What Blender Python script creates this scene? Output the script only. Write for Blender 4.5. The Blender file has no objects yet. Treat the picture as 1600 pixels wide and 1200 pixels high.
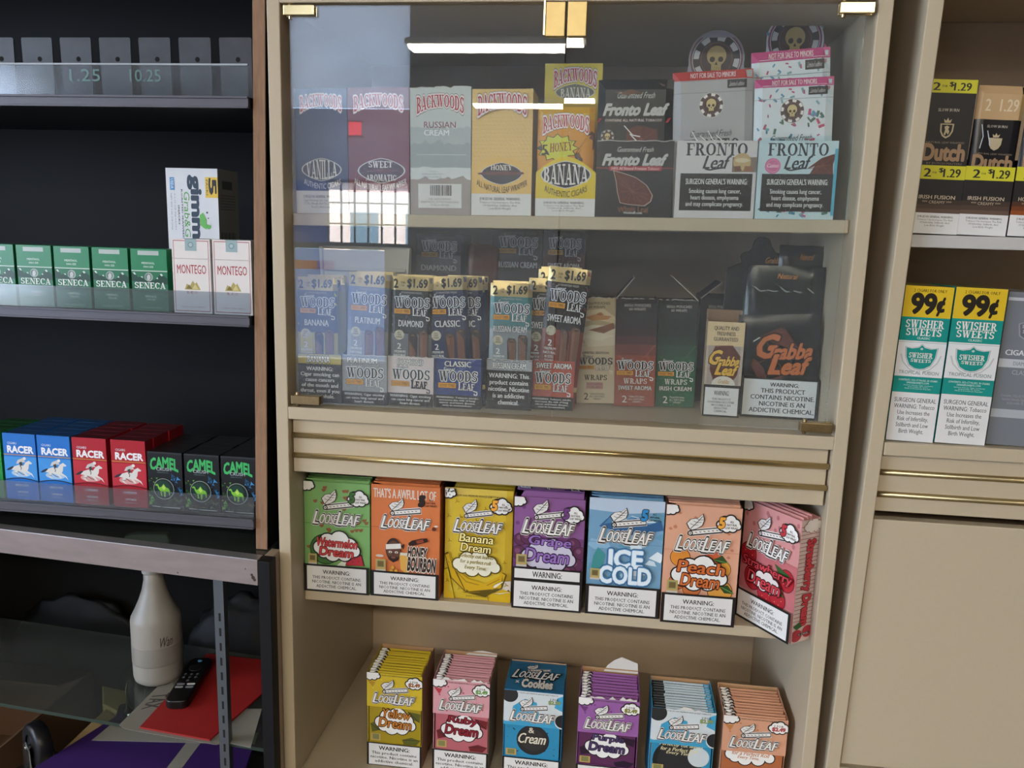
import bpy, bmesh, math, random
from mathutils import Vector, Matrix
from mathutils.geometry import delaunay_2d_cdt
random.seed(7)
SC = bpy.context.scene
COL = SC.collection

# ------------------------------------------------------------------ camera, world, daylight, exposure
cam_data = bpy.data.cameras.new('camera')
cam_data.sensor_width = 36.0
cam_data.lens = 36.0 * 1290.3 / 1600.0
cam_data.clip_start = 0.02
cam = bpy.data.objects.new('camera', cam_data)
COL.objects.link(cam)
cam.location = (0.4754, -1.108, 1.5)
cam.rotation_euler = (math.radians(79.640), math.radians(-1.605), math.radians(7.2536))
SC.camera = cam

world = bpy.data.worlds.new('world')
SC.world = world
world.use_nodes = True
WN = world.node_tree.nodes
WN['Background'].inputs[0].default_value = (0.62, 0.76, 1.0, 1)
WN['Background'].inputs[1].default_value = 10.0

def area_light(name, loc, rot, sx, sy, power, color):
    d = bpy.data.lights.new(name, 'AREA')
    d.shape = 'RECTANGLE'; d.size = sx; d.size_y = sy
    d.energy = power; d.color = color
    o = bpy.data.objects.new(name, d); COL.objects.link(o)
    o.location = loc; o.rotation_euler = rot
    return o
# daylight falling in through the big window of the left wall
area_light('daylight', (-4.4, -3.6, 1.75), (0, math.radians(-90), 0), 1.9, 4.2, 45, (0.78, 0.88, 1.0))
sun = bpy.data.lights.new('sun', 'SUN'); sun.energy = 42; sun.color = (1, .96, .9); sun.angle = .01       # high behind the shop, lights the street front
sun_o = bpy.data.objects.new('sun', sun); COL.objects.link(sun_o); sun_o.rotation_euler = Vector((-.25, -.7, -.6)).to_track_quat('-Z', 'Y').to_euler()
LAMP_STRENGTH = 54.0

vs = SC.view_settings
SC.display_settings.display_device = 'sRGB'
vs.view_transform = 'Standard'; vs.look = 'None'
vs.gamma = 1.0; vs.use_curve_mapping = False
vs.exposure = 0.3

# ------------------------------------------------------------------ materials
def lin(hexs):
    out = []
    for i in (0, 2, 4):
        c = int(hexs[i:i+2], 16) / 255.0
        out.append(c / 12.92 if c <= 0.04045 else ((c + 0.055) / 1.055) ** 2.4)
    return (out[0], out[1], out[2], 1.0)
_mats = {}
def M(hexs, rough=0.5, metal=0.0, bump=0.0, scale=60.0, var=0.05, spec=0.4, stretch=None, detail=3.0):
    key = (hexs, rough, metal, bump, scale, var, spec, stretch)
    if key in _mats: return _mats[key]
    m = bpy.data.materials.new('surface_' + hexs)
    m.use_nodes = True
    nt = m.node_tree; b = nt.nodes['Principled BSDF']
    b.inputs['Roughness'].default_value = rough
    b.inputs['Metallic'].default_value = metal
    b.inputs['Specular IOR Level'].default_value = spec
    c = lin(hexs)
    tc = nt.nodes.new('ShaderNodeTexCoord')
    src = tc.outputs['Object']
    if stretch:
        mp = nt.nodes.new('ShaderNodeMapping'); mp.inputs['Scale'].default_value = stretch
        nt.links.new(src, mp.inputs['Vector']); src = mp.outputs['Vector']
    nz = nt.nodes.new('ShaderNodeTexNoise')
    nz.inputs['Scale'].default_value = scale; nz.inputs['Detail'].default_value = detail
    nt.links.new(src, nz.inputs['Vector'])
    mx = nt.nodes.new('ShaderNodeMix'); mx.data_type = 'RGBA'
    lo = tuple(max(0, x * (1 - var)) for x in c[:3]) + (1,)
    hi = tuple(min(1, x * (1 + var)) for x in c[:3]) + (1,)
    mx.inputs[6].default_value = lo; mx.inputs[7].default_value = hi
    nt.links.new(nz.outputs['Fac'], mx.inputs[0])
    nt.links.new(mx.outputs[2], b.inputs['Base Color'])
    if bump:
        bp = nt.nodes.new('ShaderNodeBump'); bp.inputs['Strength'].default_value = bump
        bp.inputs['Distance'].default_value = 0.002
        nt.links.new(nz.outputs['Fac'], bp.inputs['Height'])
        nt.links.new(bp.outputs['Normal'], b.inputs['Normal'])
    _mats[key] = m
    return m
def emit(name, hexs, strength):
    m = bpy.data.materials.new(name); m.use_nodes = True
    nt = m.node_tree; b = nt.nodes['Principled BSDF']
    b.inputs['Base Color'].default_value = lin(hexs)
    b.inputs['Emission Color'].default_value = lin(hexs)
    b.inputs['Emission Strength'].default_value = strength
    return m
def glass(name, tint='f4f8f6', gain=1.0, ior=1.5, rough=0.0, haze=0.0):
    """clear sheet: fresnel mirror over a lightly tinted see-through body, with a pale haze mixed in for the veil of reflections"""
    m = bpy.data.materials.new(name); m.use_nodes = True
    nt = m.node_tree; nt.nodes.clear()
    out = nt.nodes.new('ShaderNodeOutputMaterial')
    tr = nt.nodes.new('ShaderNodeBsdfTransparent'); tr.inputs[0].default_value = lin(tint)
    gl = nt.nodes.new('ShaderNodeBsdfGlossy'); gl.inputs['Roughness'].default_value = rough
    fr = nt.nodes.new('ShaderNodeFresnel')
    geo = nt.nodes.new('ShaderNodeNewGeometry'); sel = nt.nodes.new('ShaderNodeMix')      # same mirror strength on both faces of the sheet
    sel.inputs[2].default_value = ior; sel.inputs[3].default_value = 1.0/ior
    nt.links.new(geo.outputs['Backfacing'], sel.inputs[0]); nt.links.new(sel.outputs[0], fr.inputs['IOR'])
    mul = nt.nodes.new('ShaderNodeMath'); mul.operation = 'MULTIPLY'; mul.inputs[1].default_value = gain
    mul.use_clamp = True
    nt.links.new(fr.outputs[0], mul.inputs[0])
    mix = nt.nodes.new('ShaderNodeMixShader')
    nt.links.new(mul.outputs[0], mix.inputs[0]); nt.links.new(tr.outputs[0], mix.inputs[1]); nt.links.new(gl.outputs[0], mix.inputs[2])
    last = mix
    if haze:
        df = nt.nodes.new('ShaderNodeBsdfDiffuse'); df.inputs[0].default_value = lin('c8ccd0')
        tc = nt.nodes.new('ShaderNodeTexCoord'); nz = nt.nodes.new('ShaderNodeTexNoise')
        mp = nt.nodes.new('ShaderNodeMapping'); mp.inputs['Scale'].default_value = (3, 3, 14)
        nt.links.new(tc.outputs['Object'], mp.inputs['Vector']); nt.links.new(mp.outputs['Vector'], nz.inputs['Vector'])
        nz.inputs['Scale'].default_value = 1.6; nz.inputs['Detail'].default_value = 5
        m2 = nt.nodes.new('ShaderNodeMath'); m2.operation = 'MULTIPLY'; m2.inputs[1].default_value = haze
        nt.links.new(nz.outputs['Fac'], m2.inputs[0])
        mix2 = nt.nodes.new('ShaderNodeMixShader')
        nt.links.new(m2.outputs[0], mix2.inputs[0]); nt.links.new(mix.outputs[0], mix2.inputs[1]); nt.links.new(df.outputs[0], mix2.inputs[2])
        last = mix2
    nt.links.new(last.outputs[0], out.inputs[0])
    return m

LAM = M('b6a78e', 0.42, bump=0.05, scale=220, var=0.03)            # cream laminate
LAMB = M('b5a189', 0.5, bump=0.03, scale=120, var=0.04)
BLACK = M('0b0b0d', 0.6, bump=0.05, scale=90, var=0.2, spec=0.13)
ALU = M('a3a0a2', 0.38, 0.7, bump=0.12, scale=40, var=0.1, stretch=(1, 30, 30))
BRASS = M('d6bf8c', 0.2, 0.95, scale=60, var=0.1)
BRASS_OLD = M('8f7a58', 0.36, 0.85, bump=0.15, scale=160, var=0.3)
CARD = M('8d7a62', 0.8, var=0.08)

# ------------------------------------------------------------------ mesh builder
class MB:
    def __init__(s): s.v = []; s.f = []; s.fm = []; s.m = []; s.sm = []
    def mi(s, mat):
        if mat not in s.m: s.m.append(mat)
        return s.m.index(mat)
    def face(s, pts, mat, smooth=False):
        n = len(s.v); s.v.extend([tuple(p) for p in pts])
        s.f.append(tuple(range(n, n + len(pts)))); s.fm.append(s.mi(mat)); s.sm.append(smooth)
    def mesh(s, vs, fs, mat, smooth=False):
        n = len(s.v); s.v.extend([tuple(p) for p in vs]); k = s.mi(mat)
        for f in fs: s.f.append(tuple(i + n for i in f)); s.fm.append(k); s.sm.append(smooth)
    def box(s, x0, x1, y0, y1, z0, z1, mat, front=None, top=None):
        p = [(x0,y0,z0),(x1,y0,z0),(x1,y1,z0),(x0,y1,z0),(x0,y0,z1),(x1,y0,z1),(x1,y1,z1),(x0,y1,z1)]
        s.hexa(p, mat, front, top)
    def hexa(s, p, mat, front=None, top=None):
        n = len(s.v); s.v.extend([tuple(q) for q in p]); k = s.mi(mat)
        fr = k if front is None else s.mi(front); tp = k if top is None else s.mi(top)
        for f, mm in (((3,2,1,0),k),((4,5,6,7),tp),((0,1,5,4),fr),((1,2,6,5),k),((2,3,7,6),k),((3,0,4,7),k)):
            s.f.append(tuple(i + n for i in f)); s.fm.append(mm); s.sm.append(False)
    def prism(s, poly, axis, a, b, mat):
        """extrude a 2D outline along an axis: 'x' uses (y,z), 'y' uses (x,z), 'z' uses (x,y)"""
        def P(q, t): return {'x': (t, q[0], q[1]), 'y': (q[0], t, q[1]), 'z': (q[0], q[1], t)}[axis]
        n = len(poly); vs = [P(q, a) for q in poly] + [P(q, b) for q in poly]
        fs = [tuple(range(n))[::-1], tuple(range(n, 2*n))] + [(i, (i+1) % n, n + (i+1) % n, n + i) for i in range(n)]
        s.mesh(vs, fs, mat)
    def tube(s, pts, r, mat, n=12, cap=True):
        rings = []
        pts = [Vector(p) for p in pts]
        for i, p in enumerate(pts):
            d = (pts[min(i+1, len(pts)-1)] - pts[max(i-1, 0)]).normalized()
            a = d.cross(Vector((0, 0, 1)))
            if a.length < 1e-3: a = d.cross(Vector((0, 1, 0)))
            a.normalize(); b = d.cross(a)
            rr = r[i] if isinstance(r, (list, tuple)) else r
            rings.append([p + a * math.cos(t) * rr + b * math.sin(t) * rr for t in [2*math.pi*k/n for k in range(n)]])
        vs = [v for ring in rings for v in ring]; fs = []
        for i in range(len(rings) - 1):
            for k in range(n):
                fs.append((i*n + k, i*n + (k+1) % n, (i+1)*n + (k+1) % n, (i+1)*n + k))
        if cap: fs += [tuple(range(n))[::-1], tuple(range((len(rings)-1)*n, len(rings)*n))]
        s.mesh(vs, fs, mat, True)
    def lathe(s, prof, mat, n=40, c=(0, 0), sq=1.0, cap=True):
        vs = []; fs = []
        for r, z in prof:
            for k in range(n):
                t = 2*math.pi*k/n
                vs.append((c[0] + r*math.cos(t), c[1] + r*math.sin(t)*sq, z))
        for i in range(len(prof) - 1):
            for k in range(n): fs.append((i*n + k, i*n + (k+1) % n, (i+1)*n + (k+1) % n, (i+1)*n + k))
        if cap: fs += [tuple(range(n))[::-1], tuple(range((len(prof)-1)*n, len(prof)*n))]
        s.mesh(vs, fs, mat, True)
    def build(s, name, parent=None, loc=None, rot=None, bevel=0.0, seg=2):
        me = bpy.data.meshes.new(name); me.from_pydata(s.v, [], s.f)
        for m in s.m: me.materials.append(m)
        me.polygons.foreach_set('material_index', s.fm)
        me.polygons.foreach_set('use_smooth', s.sm)
        me.update()
        o = bpy.data.objects.new(name, me); COL.objects.link(o)
        if parent: o.parent = parent
        if loc: o.location = loc
        if rot: o.rotation_euler = rot
        if bevel:
            b = o.modifiers.new('bevel', 'BEVEL'); b.width = bevel; b.segments = seg
            b.limit_method = 'ANGLE'; b.angle_limit = math.radians(40)
        return o

def tag(o, label=None, cat=None, group=None, kind=None):
    if label: o['label'] = label
    if cat: o['category'] = cat
    if group: o['group'] = group
    if kind: o['kind'] = kind
    return o
def empty(name, loc, rot=(0, 0, 0)):
    o = bpy.data.objects.new(name, None); o.empty_display_size = 0.02
    COL.objects.link(o); o.location = loc; o.rotation_euler = rot
    return o
def copy_tree(o, parent=None):
    kids = list(o.children)
    c = o.copy(); COL.objects.link(c)
    if parent: c.parent = parent
    for k in kids: copy_tree(k, c)
    return c
ORD = ['first', 'second', 'third', 'fourth', 'fifth', 'sixth', 'seventh', 'eighth', 'ninth', 'tenth', 'eleventh', 'twelfth']

# ------------------------------------------------------------------ lettering
_glyph = {}
def sans(body, res=2, space=1.0, line=1.0):
    key = (body, res, space, line)
    if key in _glyph: return _glyph[key]
    cu = bpy.data.curves.new('lettering', 'FONT')
    cu.body = body; cu.align_x = 'CENTER'; cu.size = 1.0; cu.dimensions = '2D'; cu.fill_mode = 'FRONT'
    cu.resolution_u = res; cu.space_character = space; cu.space_line = line
    ob = bpy.data.objects.new('lettering', cu)
    me = bpy.data.meshes.new_from_object(ob)
    r = ([(v.co.x, v.co.y) for v in me.vertices], [tuple(p.vertices) for p in me.polygons])
    bpy.data.meshes.remove(me); bpy.data.objects.remove(ob); bpy.data.curves.remove(cu)
    _glyph[key] = r
    return r
T_, N_ = 0.23, 0.09
def _ring(cx, cy, rx, ry, a0, a1, T=T_, N=N_, n=14):
    o = []
    for i in range(n + 1):
        t = math.radians(a0 + (a1 - a0) * i / n)
        o.append(((cx + rx*math.cos(t), cy + ry*math.sin(t)), (cx + (rx-T)*math.cos(t), cy + (ry-N)*math.sin(t))))
    return [(o[i][0], o[i+1][0], o[i+1][1], o[i][1]) for i in range(n)]
def _bar(x0, y0, x1, y1, w):
    if abs(y1 - y0) < 1e-6: return [((x0, y0 - w/2), (x1, y0 - w/2), (x1, y0 + w/2), (x0, y0 + w/2))]
    return [((x0 - w/2, y0), (x0 + w/2, y0), (x1 + w/2, y1), (x1 - w/2, y1))]
def _st(x, y0=0, y1=1, w=T_): return _bar(x, y0, x, y1, w)
def _sf(*xy):
    o = []
    for x, y in xy: o += [((x-.21, y), (x+.21, y), (x+.21, y+.085), (x-.21, y+.085))] if y < .5 else [((x-.21, y-.085), (x+.21, y-.085), (x+.21, y), (x-.21, y))]
    return o
def _slabglyph(c):
    if c == 'A': return .98, _bar(.16,0,.5,1,N_) + _bar(.82,0,.48,1,T_) + _bar(.28,.3,.72,.3,N_) + _sf((.16,0),(.8,0))
    if c == 'B': return .82, _st(.2) + _ring(.3,.74,.44,.26,-90,90) + _ring(.3,.26,.5,.28,-90,90) + _sf((.2,0),(.2,1))
    if c == 'C': return .86, _ring(.47,.5,.45,.5,40,320) + _bar(.8,.66,.8,.95,.09)
    if c == 'D': return .92, _st(.2) + _ring(.32,.5,.54,.5,-90,90) + _sf((.2,0),(.2,1))
    if c == 'E': return .82, _st(.2) + _bar(.2,.95,.76,.95,N_) + _bar(.2,.5,.6,.5,N_) + _bar(.2,.05,.78,.05,N_) + _bar(.74,.02,.74,.3,.08) + _bar(.72,.72,.72,.98,.08) + _sf((.2,0),(.2,1))
    if c == 'F': return .78, _st(.2) + _bar(.2,.95,.74,.95,N_) + _bar(.2,.5,.58,.5,N_) + _bar(.7,.7,.7,.98,.08) + _sf((.2,0),(.2,1))
    if c == 'G': return .92, _ring(.47,.5,.45,.5,40,320) + _st(.76,.12,.46,.18) + _bar(.58,.46,.92,.46,N_) + _bar(.8,.7,.8,.95,.09)
    if c == 'H': return 1.0, _st(.2) + _st(.8) + _bar(.2,.5,.8,.5,N_) + _sf((.2,0),(.2,1),(.8,0),(.8,1))
    if c == 'I': return .44, _st(.22) + _sf((.22,0),(.22,1))
    if c == 'K': return .94, _st(.2) + _bar(.34,.45,.78,1,N_) + _bar(.8,0,.44,.6,T_) + _sf((.2,0),(.2,1),(.78,1),(.8,0))
    if c == 'L': return .8, _st(.2) + _bar(.2,.05,.78,.05,N_) + _bar(.73,.02,.73,.34,.09) + _sf((.2,0),(.2,1))
    if c == 'M': return 1.16, _st(.18,0,1,N_) + _bar(.56,.1,.24,1,T_) + _bar(.56,.1,.9,1,N_) + _st(.94) + _sf((.18,0),(.2,1),(.94,0),(.94,1))
    if c == 'N': return 1.0, _st(.18,0,1,N_) + _bar(.8,0,.22,1,T_) + _st(.84,0,1,N_) + _sf((.18,0),(.16,1),(.84,1))
    if c == 'O': return .96, _ring(.48,.5,.47,.5,0,360)
    if c == 'P': return .8, _st(.2) + _ring(.3,.72,.46,.28,-90,90) + _sf((.2,0),(.2,1))
    if c == 'R': return .94, _st(.2) + _ring(.3,.72,.46,.28,-90,90) + _bar(.8,0,.46,.48,T_) + _sf((.2,0),(.2,1),(.8,0))
    if c == 'S': return .78, _ring(.39,.73,.34,.27,20,270,.2,.1) + _ring(.39,.27,.36,.27,-160,90,.2,.1) + _bar(.68,.72,.68,.97,.08) + _bar(.08,.03,.08,.3,.08)
    if c == 'T': return .84, _st(.42) + _bar(.04,.95,.8,.95,N_) + _bar(.08,.7,.08,.98,.09) + _bar(.76,.7,.76,.98,.09) + _sf((.42,0))
    if c == 'U': return .96, _st(.2,.3,1) + _st(.78,.3,1,N_) + _ring(.46,.34,.37,.34,180,360,.17,.1) + _sf((.2,1),(.78,1))
    if c == 'V': return .96, _bar(.48,0,.18,1,T_) + _bar(.5,0,.8,1,N_) + _sf((.18,1),(.8,1))
    if c == 'W': return 1.4, _bar(.44,0,.2,1,T_) + _bar(.46,0,.7,1,N_) + _bar(.92,0,.7,1,T_) + _bar(.94,0,1.2,1,N_) + _sf((.2,1),(.7,1),(1.2,1))
    if c == 'Y': return .92, _bar(.46,.4,.16,1,T_) + _bar(.5,.4,.78,1,N_) + _st(.48,0,.45) + _sf((.48,0),(.16,1),(.78,1))
    return .4, []
def slab(body):
    key = ('slab', body)
    if key in _glyph: return _glyph[key]
    vs = []; fs = []; x = 0.0
    for ch in body:
        w, qs = _slabglyph(ch); pv = []; pf = []
        for q in qs:
            n = len(pv); pv += [Vector(p) for p in q]
            ar = sum(q[i-1][0]*q[i][1] - q[i][0]*q[i-1][1] for i in range(4))
            pf.append([n, n+1, n+2, n+3] if ar > 0 else [n+3, n+2, n+1, n])
        if pf:                                            # merge the overlapping strokes of a letter into one flat sheet
            ov, _e, of, _ov, _oe, src = delaunay_2d_cdt(pv, [], pf, 0, 1e-5)
            n = len(vs); vs += [(x + v.x, v.y) for v in ov]
            fs += [tuple(i + n for i in f) for f, o in zip(of, src) if o]
        x += w + 0.06
    _glyph[key] = (vs, fs)
    return _glyph[key]

# ------------------------------------------------------------------ printed artwork on a face (u to the right, v downwards, both 0..1)
class Art:
    STEP = 2.5e-5
    def __init__(s, mb, w, h, O=(0, 0, 0), U=(1, 0, 0), V=(0, 0, 1), N=(0, -1, 0), curve=None, rough=0.42, base=6e-5):
        s.mb, s.w, s.h = mb, w, h
        s.O, s.U, s.V, s.N = Vector(O), Vector(U), Vector(V), Vector(N)
        s.curve = curve; s.l = 0; s.rough = rough; s.base = base
    def c(s, col): return col if not isinstance(col, str) else M(col, s.rough)
    def P(s, u, v):
        off = s.base + s.l * s.STEP
        if s.curve: off += s.curve(min(max(u, 0), 1), min(max(1 - v, 0), 1))
        return s.O + s.U * (u * s.w) + s.V * ((1 - v) * s.h) + s.N * off
    def rect(s, u0, v0, u1, v1, col):
        s.l += 1; m = s.c(col)
        if not s.curve:
            s.mb.face([s.P(u0, v1), s.P(u1, v1), s.P(u1, v0), s.P(u0, v0)], m); return
        nu, nv = max(1, int((u1-u0)*10+.99)), max(1, int((v1-v0)*14+.99))
        vs = [s.P(u0 + (u1-u0)*i/nu, v0 + (v1-v0)*j/nv) for j in range(nv+1) for i in range(nu+1)]
        fs = [(j*(nu+1)+i, (j+1)*(nu+1)+i, (j+1)*(nu+1)+i+1, j*(nu+1)+i+1) for j in range(nv) for i in range(nu)]
        s.mb.mesh(vs, fs, m)
    @staticmethod
    def clip(pts):
        for ax, lim, sg in ((0, 0.0, 1), (0, 1.0, -1), (1, 0.0, 1), (1, 1.0, -1)):       # keep the print inside its face
            out = []
            for i, p in enumerate(pts):
                q = pts[i-1]; a, b = sg*(q[ax]-lim), sg*(p[ax]-lim)
                if (a >= 0) != (b >= 0):
                    t = a/(a-b); out.append((q[0]+(p[0]-q[0])*t, q[1]+(p[1]-q[1])*t))
                if b >= 0: out.append(p)
            pts = out
            if len(pts) < 3: return []
        return pts
    def poly(s, pts, col):
        s.l += 1; m = s.c(col)
        pts = s.clip([tuple(p) for p in pts])
        if not pts: return
        s.mb.face([s.P(*p) for p in pts][::-1], m)
    def ell(s, cu, cv, ru, rv=None, col='ffffff', n=24, a=0.0):
        if rv is None: rv = ru * s.w / s.h
        asp = s.w / s.h; o = []
        for k in range(n):
            t = 2*math.pi*k/n; x, y = ru*math.cos(t), rv*math.sin(t)/asp
            o.append((cu + x*math.cos(a) - y*math.sin(a), cv + (x*math.sin(a) + y*math.cos(a))*asp))
        s.poly(o, col)
    def strip(s, pts, wd, col):
        """thick poly-line, wd in fractions of the width"""
        s.l += 1; m = s.c(col); asp = s.w / s.h
        for (a, b), (c, d) in zip(pts[:-1], pts[1:]):
            dx, dy = (c-a), (d-b)/asp; L = math.hypot(dx, dy) or 1
            nx, ny = -dy/L*wd/2, dx/L*wd/2*asp
            q = s.clip([(a+nx, b+ny), (c+nx, d+ny), (c-nx, d-ny), (a-nx, b-ny)])
            s.l += 0.2
            if q: s.mb.face([s.P(*p) for p in q], m)
    def text(s, body, u0, v0, u1, v1, col, bold=0.0, out=(), shear=0.0, arc=0.0, bulge=0.0, rot=0, font='sans', res=2, space=1.0, line=1.0, tilt=0.0):
        vs0, fs0 = sans(body, res, space, line) if font == 'sans' else slab(body)
        if not vs0: return
        x0 = min(p[0] for p in vs0); x1 = max(p[0] for p in vs0)
        y0 = min(p[1] for p in vs0); y1 = max(p[1] for p in vs0)
        for cc, b in [(c2, bold + o) for c2, o in out] + [(col, bold)]:
            if b < .004: dirs = [(0, 0)]
            elif b < .034: dirs = [(-b, 0), (b, 0)]
            else: dirs = [(0, 0)] + [(b*math.cos(t), b*math.sin(t)) for t in [2*math.pi*k/12 for k in range(12)]]
            s.l += 1; mat = s.c(cc)
            for dx, dy in dirs:
                s.l += 0.2; pts = []
                for x, y in vs0:
                    p = (x + dx - x0)/(x1 - x0); q = (y + dy - y0)/(y1 - y0)     # q up
                    k = (2*p - 1)
                    q2 = 0.5 + (q - 0.5) * (1 - bulge*k*k) - arc*k*k + tilt*(p - .5)
                    ra = abs((v1-v0)*s.h)/abs((u1-u0)*s.w); p2 = p + shear*(q - 0.5)*(ra if rot == 0 else 1/ra)
                    if rot == 0: u, v = u0 + (u1-u0)*p2, v1 - (v1-v0)*q2
                    else: u, v = u0 + (u1-u0)*q2, v0 + (v1-v0)*p2     # reads downwards
                    pts.append(s.P(u, v))
                s.mb.mesh(pts, fs0, mat)
    def lines(s, body, u0, v0, u1, v1, col, bold=0.0, res=1, line=1.0):
        s.text(body, u0, v0, u1, v1, col, bold, res=res, line=line)
    def cloud(s, cu, cv, ru, rv, col='e6e4e0', edge='1d1a1a', th=0.02, seed=1):
        blobs = [(-.70,.10,.34),(-.36,-.36,.44),(.14,-.50,.50),(.56,-.16,.40),(.76,.22,.30),(.34,.46,.40),(-.16,.50,.42),(-.54,.38,.34)]
        R = math.sqrt(ru*s.w*rv*s.h); q = th*s.w
        for big, c in ((q, edge), (0, col)):
            s.ell(cu, cv, ru*.72 + big/s.w, rv*.66 + big/s.h, c, 20)
            for x, y, r in blobs: s.ell(cu + x*ru, cv + y*rv, (r*R + big)/s.w, (r*R + big)/s.h, c, 16)

def rrect(x0, y0, x1, y1, r, n=4):
    o = []
    for cx, cy, a in ((x1-r, y1-r, 0), (x0+r, y1-r, 90), (x0+r, y0+r, 180), (x1-r, y0+r, 270)):
        for k in range(n + 1):
            t = math.radians(a + 90*k/n); o.append((cx + r*math.cos(t), cy + r*math.sin(t)))
    return o

# ------------------------------------------------------------------ setting: the shop around the shelves
def struct(name, mb, bevel=0.0):
    return tag(mb.build(name, bevel=bevel), kind='structure')
PAINT = M('b9b3a6', 0.8, bump=0.05, scale=30)
DARKP = M('57534e', 0.8, bump=0.05, scale=30)
b = MB(); b.box(-4.5, 4.5, -8.1, 0.6, -0.1, 0.0, M('6d665c', 0.5, bump=0.04, scale=8, var=0.12)); struct('floor', b)
H = 4.0
b = MB(); b.box(-4.5, 4.5, -8.1, 0.6, H, H+.1, M('8f8c86', 0.9, bump=0.3, scale=90)); struct('ceiling', b)
b = MB(); b.box(-4.5, 4.5, 0.46, 0.6, 0, H, PAINT); struct('wall_back', b)
b = MB(); b.box(4.4, 4.5, -8, 0.46, 0, H, DARKP); struct('wall_right', b)
b = MB()                                                     # left wall round its wide window
b.box(-4.6, -4.5, -8, 0.46, 0, 0.8, PAINT); b.box(-4.6, -4.5, -8, 0.46, 2.7, H, PAINT)
b.box(-4.6, -4.5, -8, -5.7, 0.8, 2.7, PAINT); b.box(-4.6, -4.5, -1.5, 0.46, 0.8, 2.7, PAINT)
struct('wall_left', b)
b = MB()                                                     # street wall beside the tall shop window
b.box(-4.5, -3.2, -8.1, -8.0, 0, H, DARKP); b.box(-1.84, 4.5, -8.1, -8.0, 0, H, DARKP); b.box(-2.12, -1.84, -8.1, -8.0, 0, 1.28, DARKP)
b.box(-3.2, -1.84, -8.1, -8.0, 3.95, H, DARKP); b.box(-3.2, -1.84, -8.1, -8.0, 1.27, 1.33, DARKP)
struct('wall_front', b)
def film(name, hexs):                                        # frosted window film, glowing only with the daylight behind it
    m = bpy.data.materials.new(name); m.use_nodes = True; nt = m.node_tree; nt.nodes.clear()
    o = nt.nodes.new('ShaderNodeOutputMaterial'); t = nt.nodes.new('ShaderNodeBsdfTranslucent'); t.inputs[0].default_value = lin(hexs)
    tc = nt.nodes.new('ShaderNodeTexCoord'); nz = nt.nodes.new('ShaderNodeTexNoise'); nz.inputs['Scale'].default_value = 1.3
    mx = nt.nodes.new('ShaderNodeMix'); mx.data_type = 'RGBA'; c = lin(hexs); mx.inputs[6].default_value = tuple(v*.6 for v in c[:3]) + (1,); mx.inputs[7].default_value = c
    nt.links.new(tc.outputs['Object'], nz.inputs['Vector']); nt.links.new(nz.outputs['Fac'], mx.inputs[0]); nt.links.new(mx.outputs[2], t.inputs[0])
    nt.links.new(t.outputs[0], o.inputs[0]); return m
b = MB(); ws = M('2c2c2e', 0.5)
b.box(-2.77, -1.83, -8.02, -7.98, 1.31, 1.345, ws); b.box(-2.77, -1.83, -8.02, -7.98, 2.0, 2.03, ws)
for k in range(7): b.box(-2.77 + k*0.155 - .009, -2.77 + k*0.155 + .009, -8.01, -7.985, 1.33, 2.02, ws)
for z in (1.55, 1.78): b.box(-2.77, -1.83, -8.01, -7.985, z-.008, z+.008, ws)
b.box(-3.2, -1.84, -8.045, -8.04, 2.8, 3.95, film('frosted_film', 'eceff4')); b.box(-3.2, -1.84, -8.045, -8.04, 2.02, 2.79, film('frosted_film_mid', 'aaa8b0')); b.box(-3.2, -2.77, -8.045, -8.04, 1.33, 2.02, film('frosted_film_low', '8593b8'))  # film colour darkens downwards to grade the glow reflected in the left door
w1 = tag(b.build('window_1'), kind='structure')
b = MB(); b.box(-3.19, -2.13, -8.06, -8.05, 0.02, 1.26, emit('reflection_glow', '93b2ea', 2.2))  # glowing sheet added to make the blue reflection in the left door
b.box(-3.19, -2.92, -8.05, -8.045, 1.03, 1.13, emit('reflection_glow_orange', 'e0986a', 1.5)); b.box(-2.92, -2.72, -8.05, -8.045, 1.03, 1.13, emit('reflection_glow_violet', '8a78d0', 1.5))
tag(b.build('reflection_poster'), 'pale blue glowing poster, added for the blue reflection in the left glass door', 'poster')
b = MB()
for k in range(4): b.box(-4.56, -4.52, -5.7 + k*1.4 - .03 , -5.7 + k*1.4 + .03, 0.8, 2.7, ws)
struct('window_2', b)
# street outside
b = MB(); b.box(-14, 6, -30, -8.3, -0.25, -0.15, M('b8b4ac', 0.9)); struct('ground', b)
b = MB(); b.box(-9.5, -3.3, -20, -19, -.15, 2.6, M('d9c9c4', .9)); b.box(-9.7, -3.1, -20.1, -18.8, 2.6, 2.8, M('8f8a86', .9))
for k in range(4): b.box(-8.9 + 1.4*k, -8.2 + 1.4*k, -18.99, -18.95, .7, 1.9, M('5f7888', .3))
tag(b.build('building'), 'pale low building across the street, mirrored in the left glass door', 'building')
b = MB(); rnd = random.Random(3)
for k in range(30):
    R = rnd.uniform(.35, .7); b.lathe([(R*math.sin(math.pi*i/6)+1e-4, rnd.uniform(.3, .7) - R*math.cos(math.pi*i/6)) for i in range(7)], M('8fa070', .9, bump=.6, scale=9, var=.3), 9, (-9.2 + 3.2*k/30, -15 + rnd.uniform(-.4, .4)))
tag(b.build('hedge'), 'pale green hedge across the street, mirrored in the left glass door', 'hedge')
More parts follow.
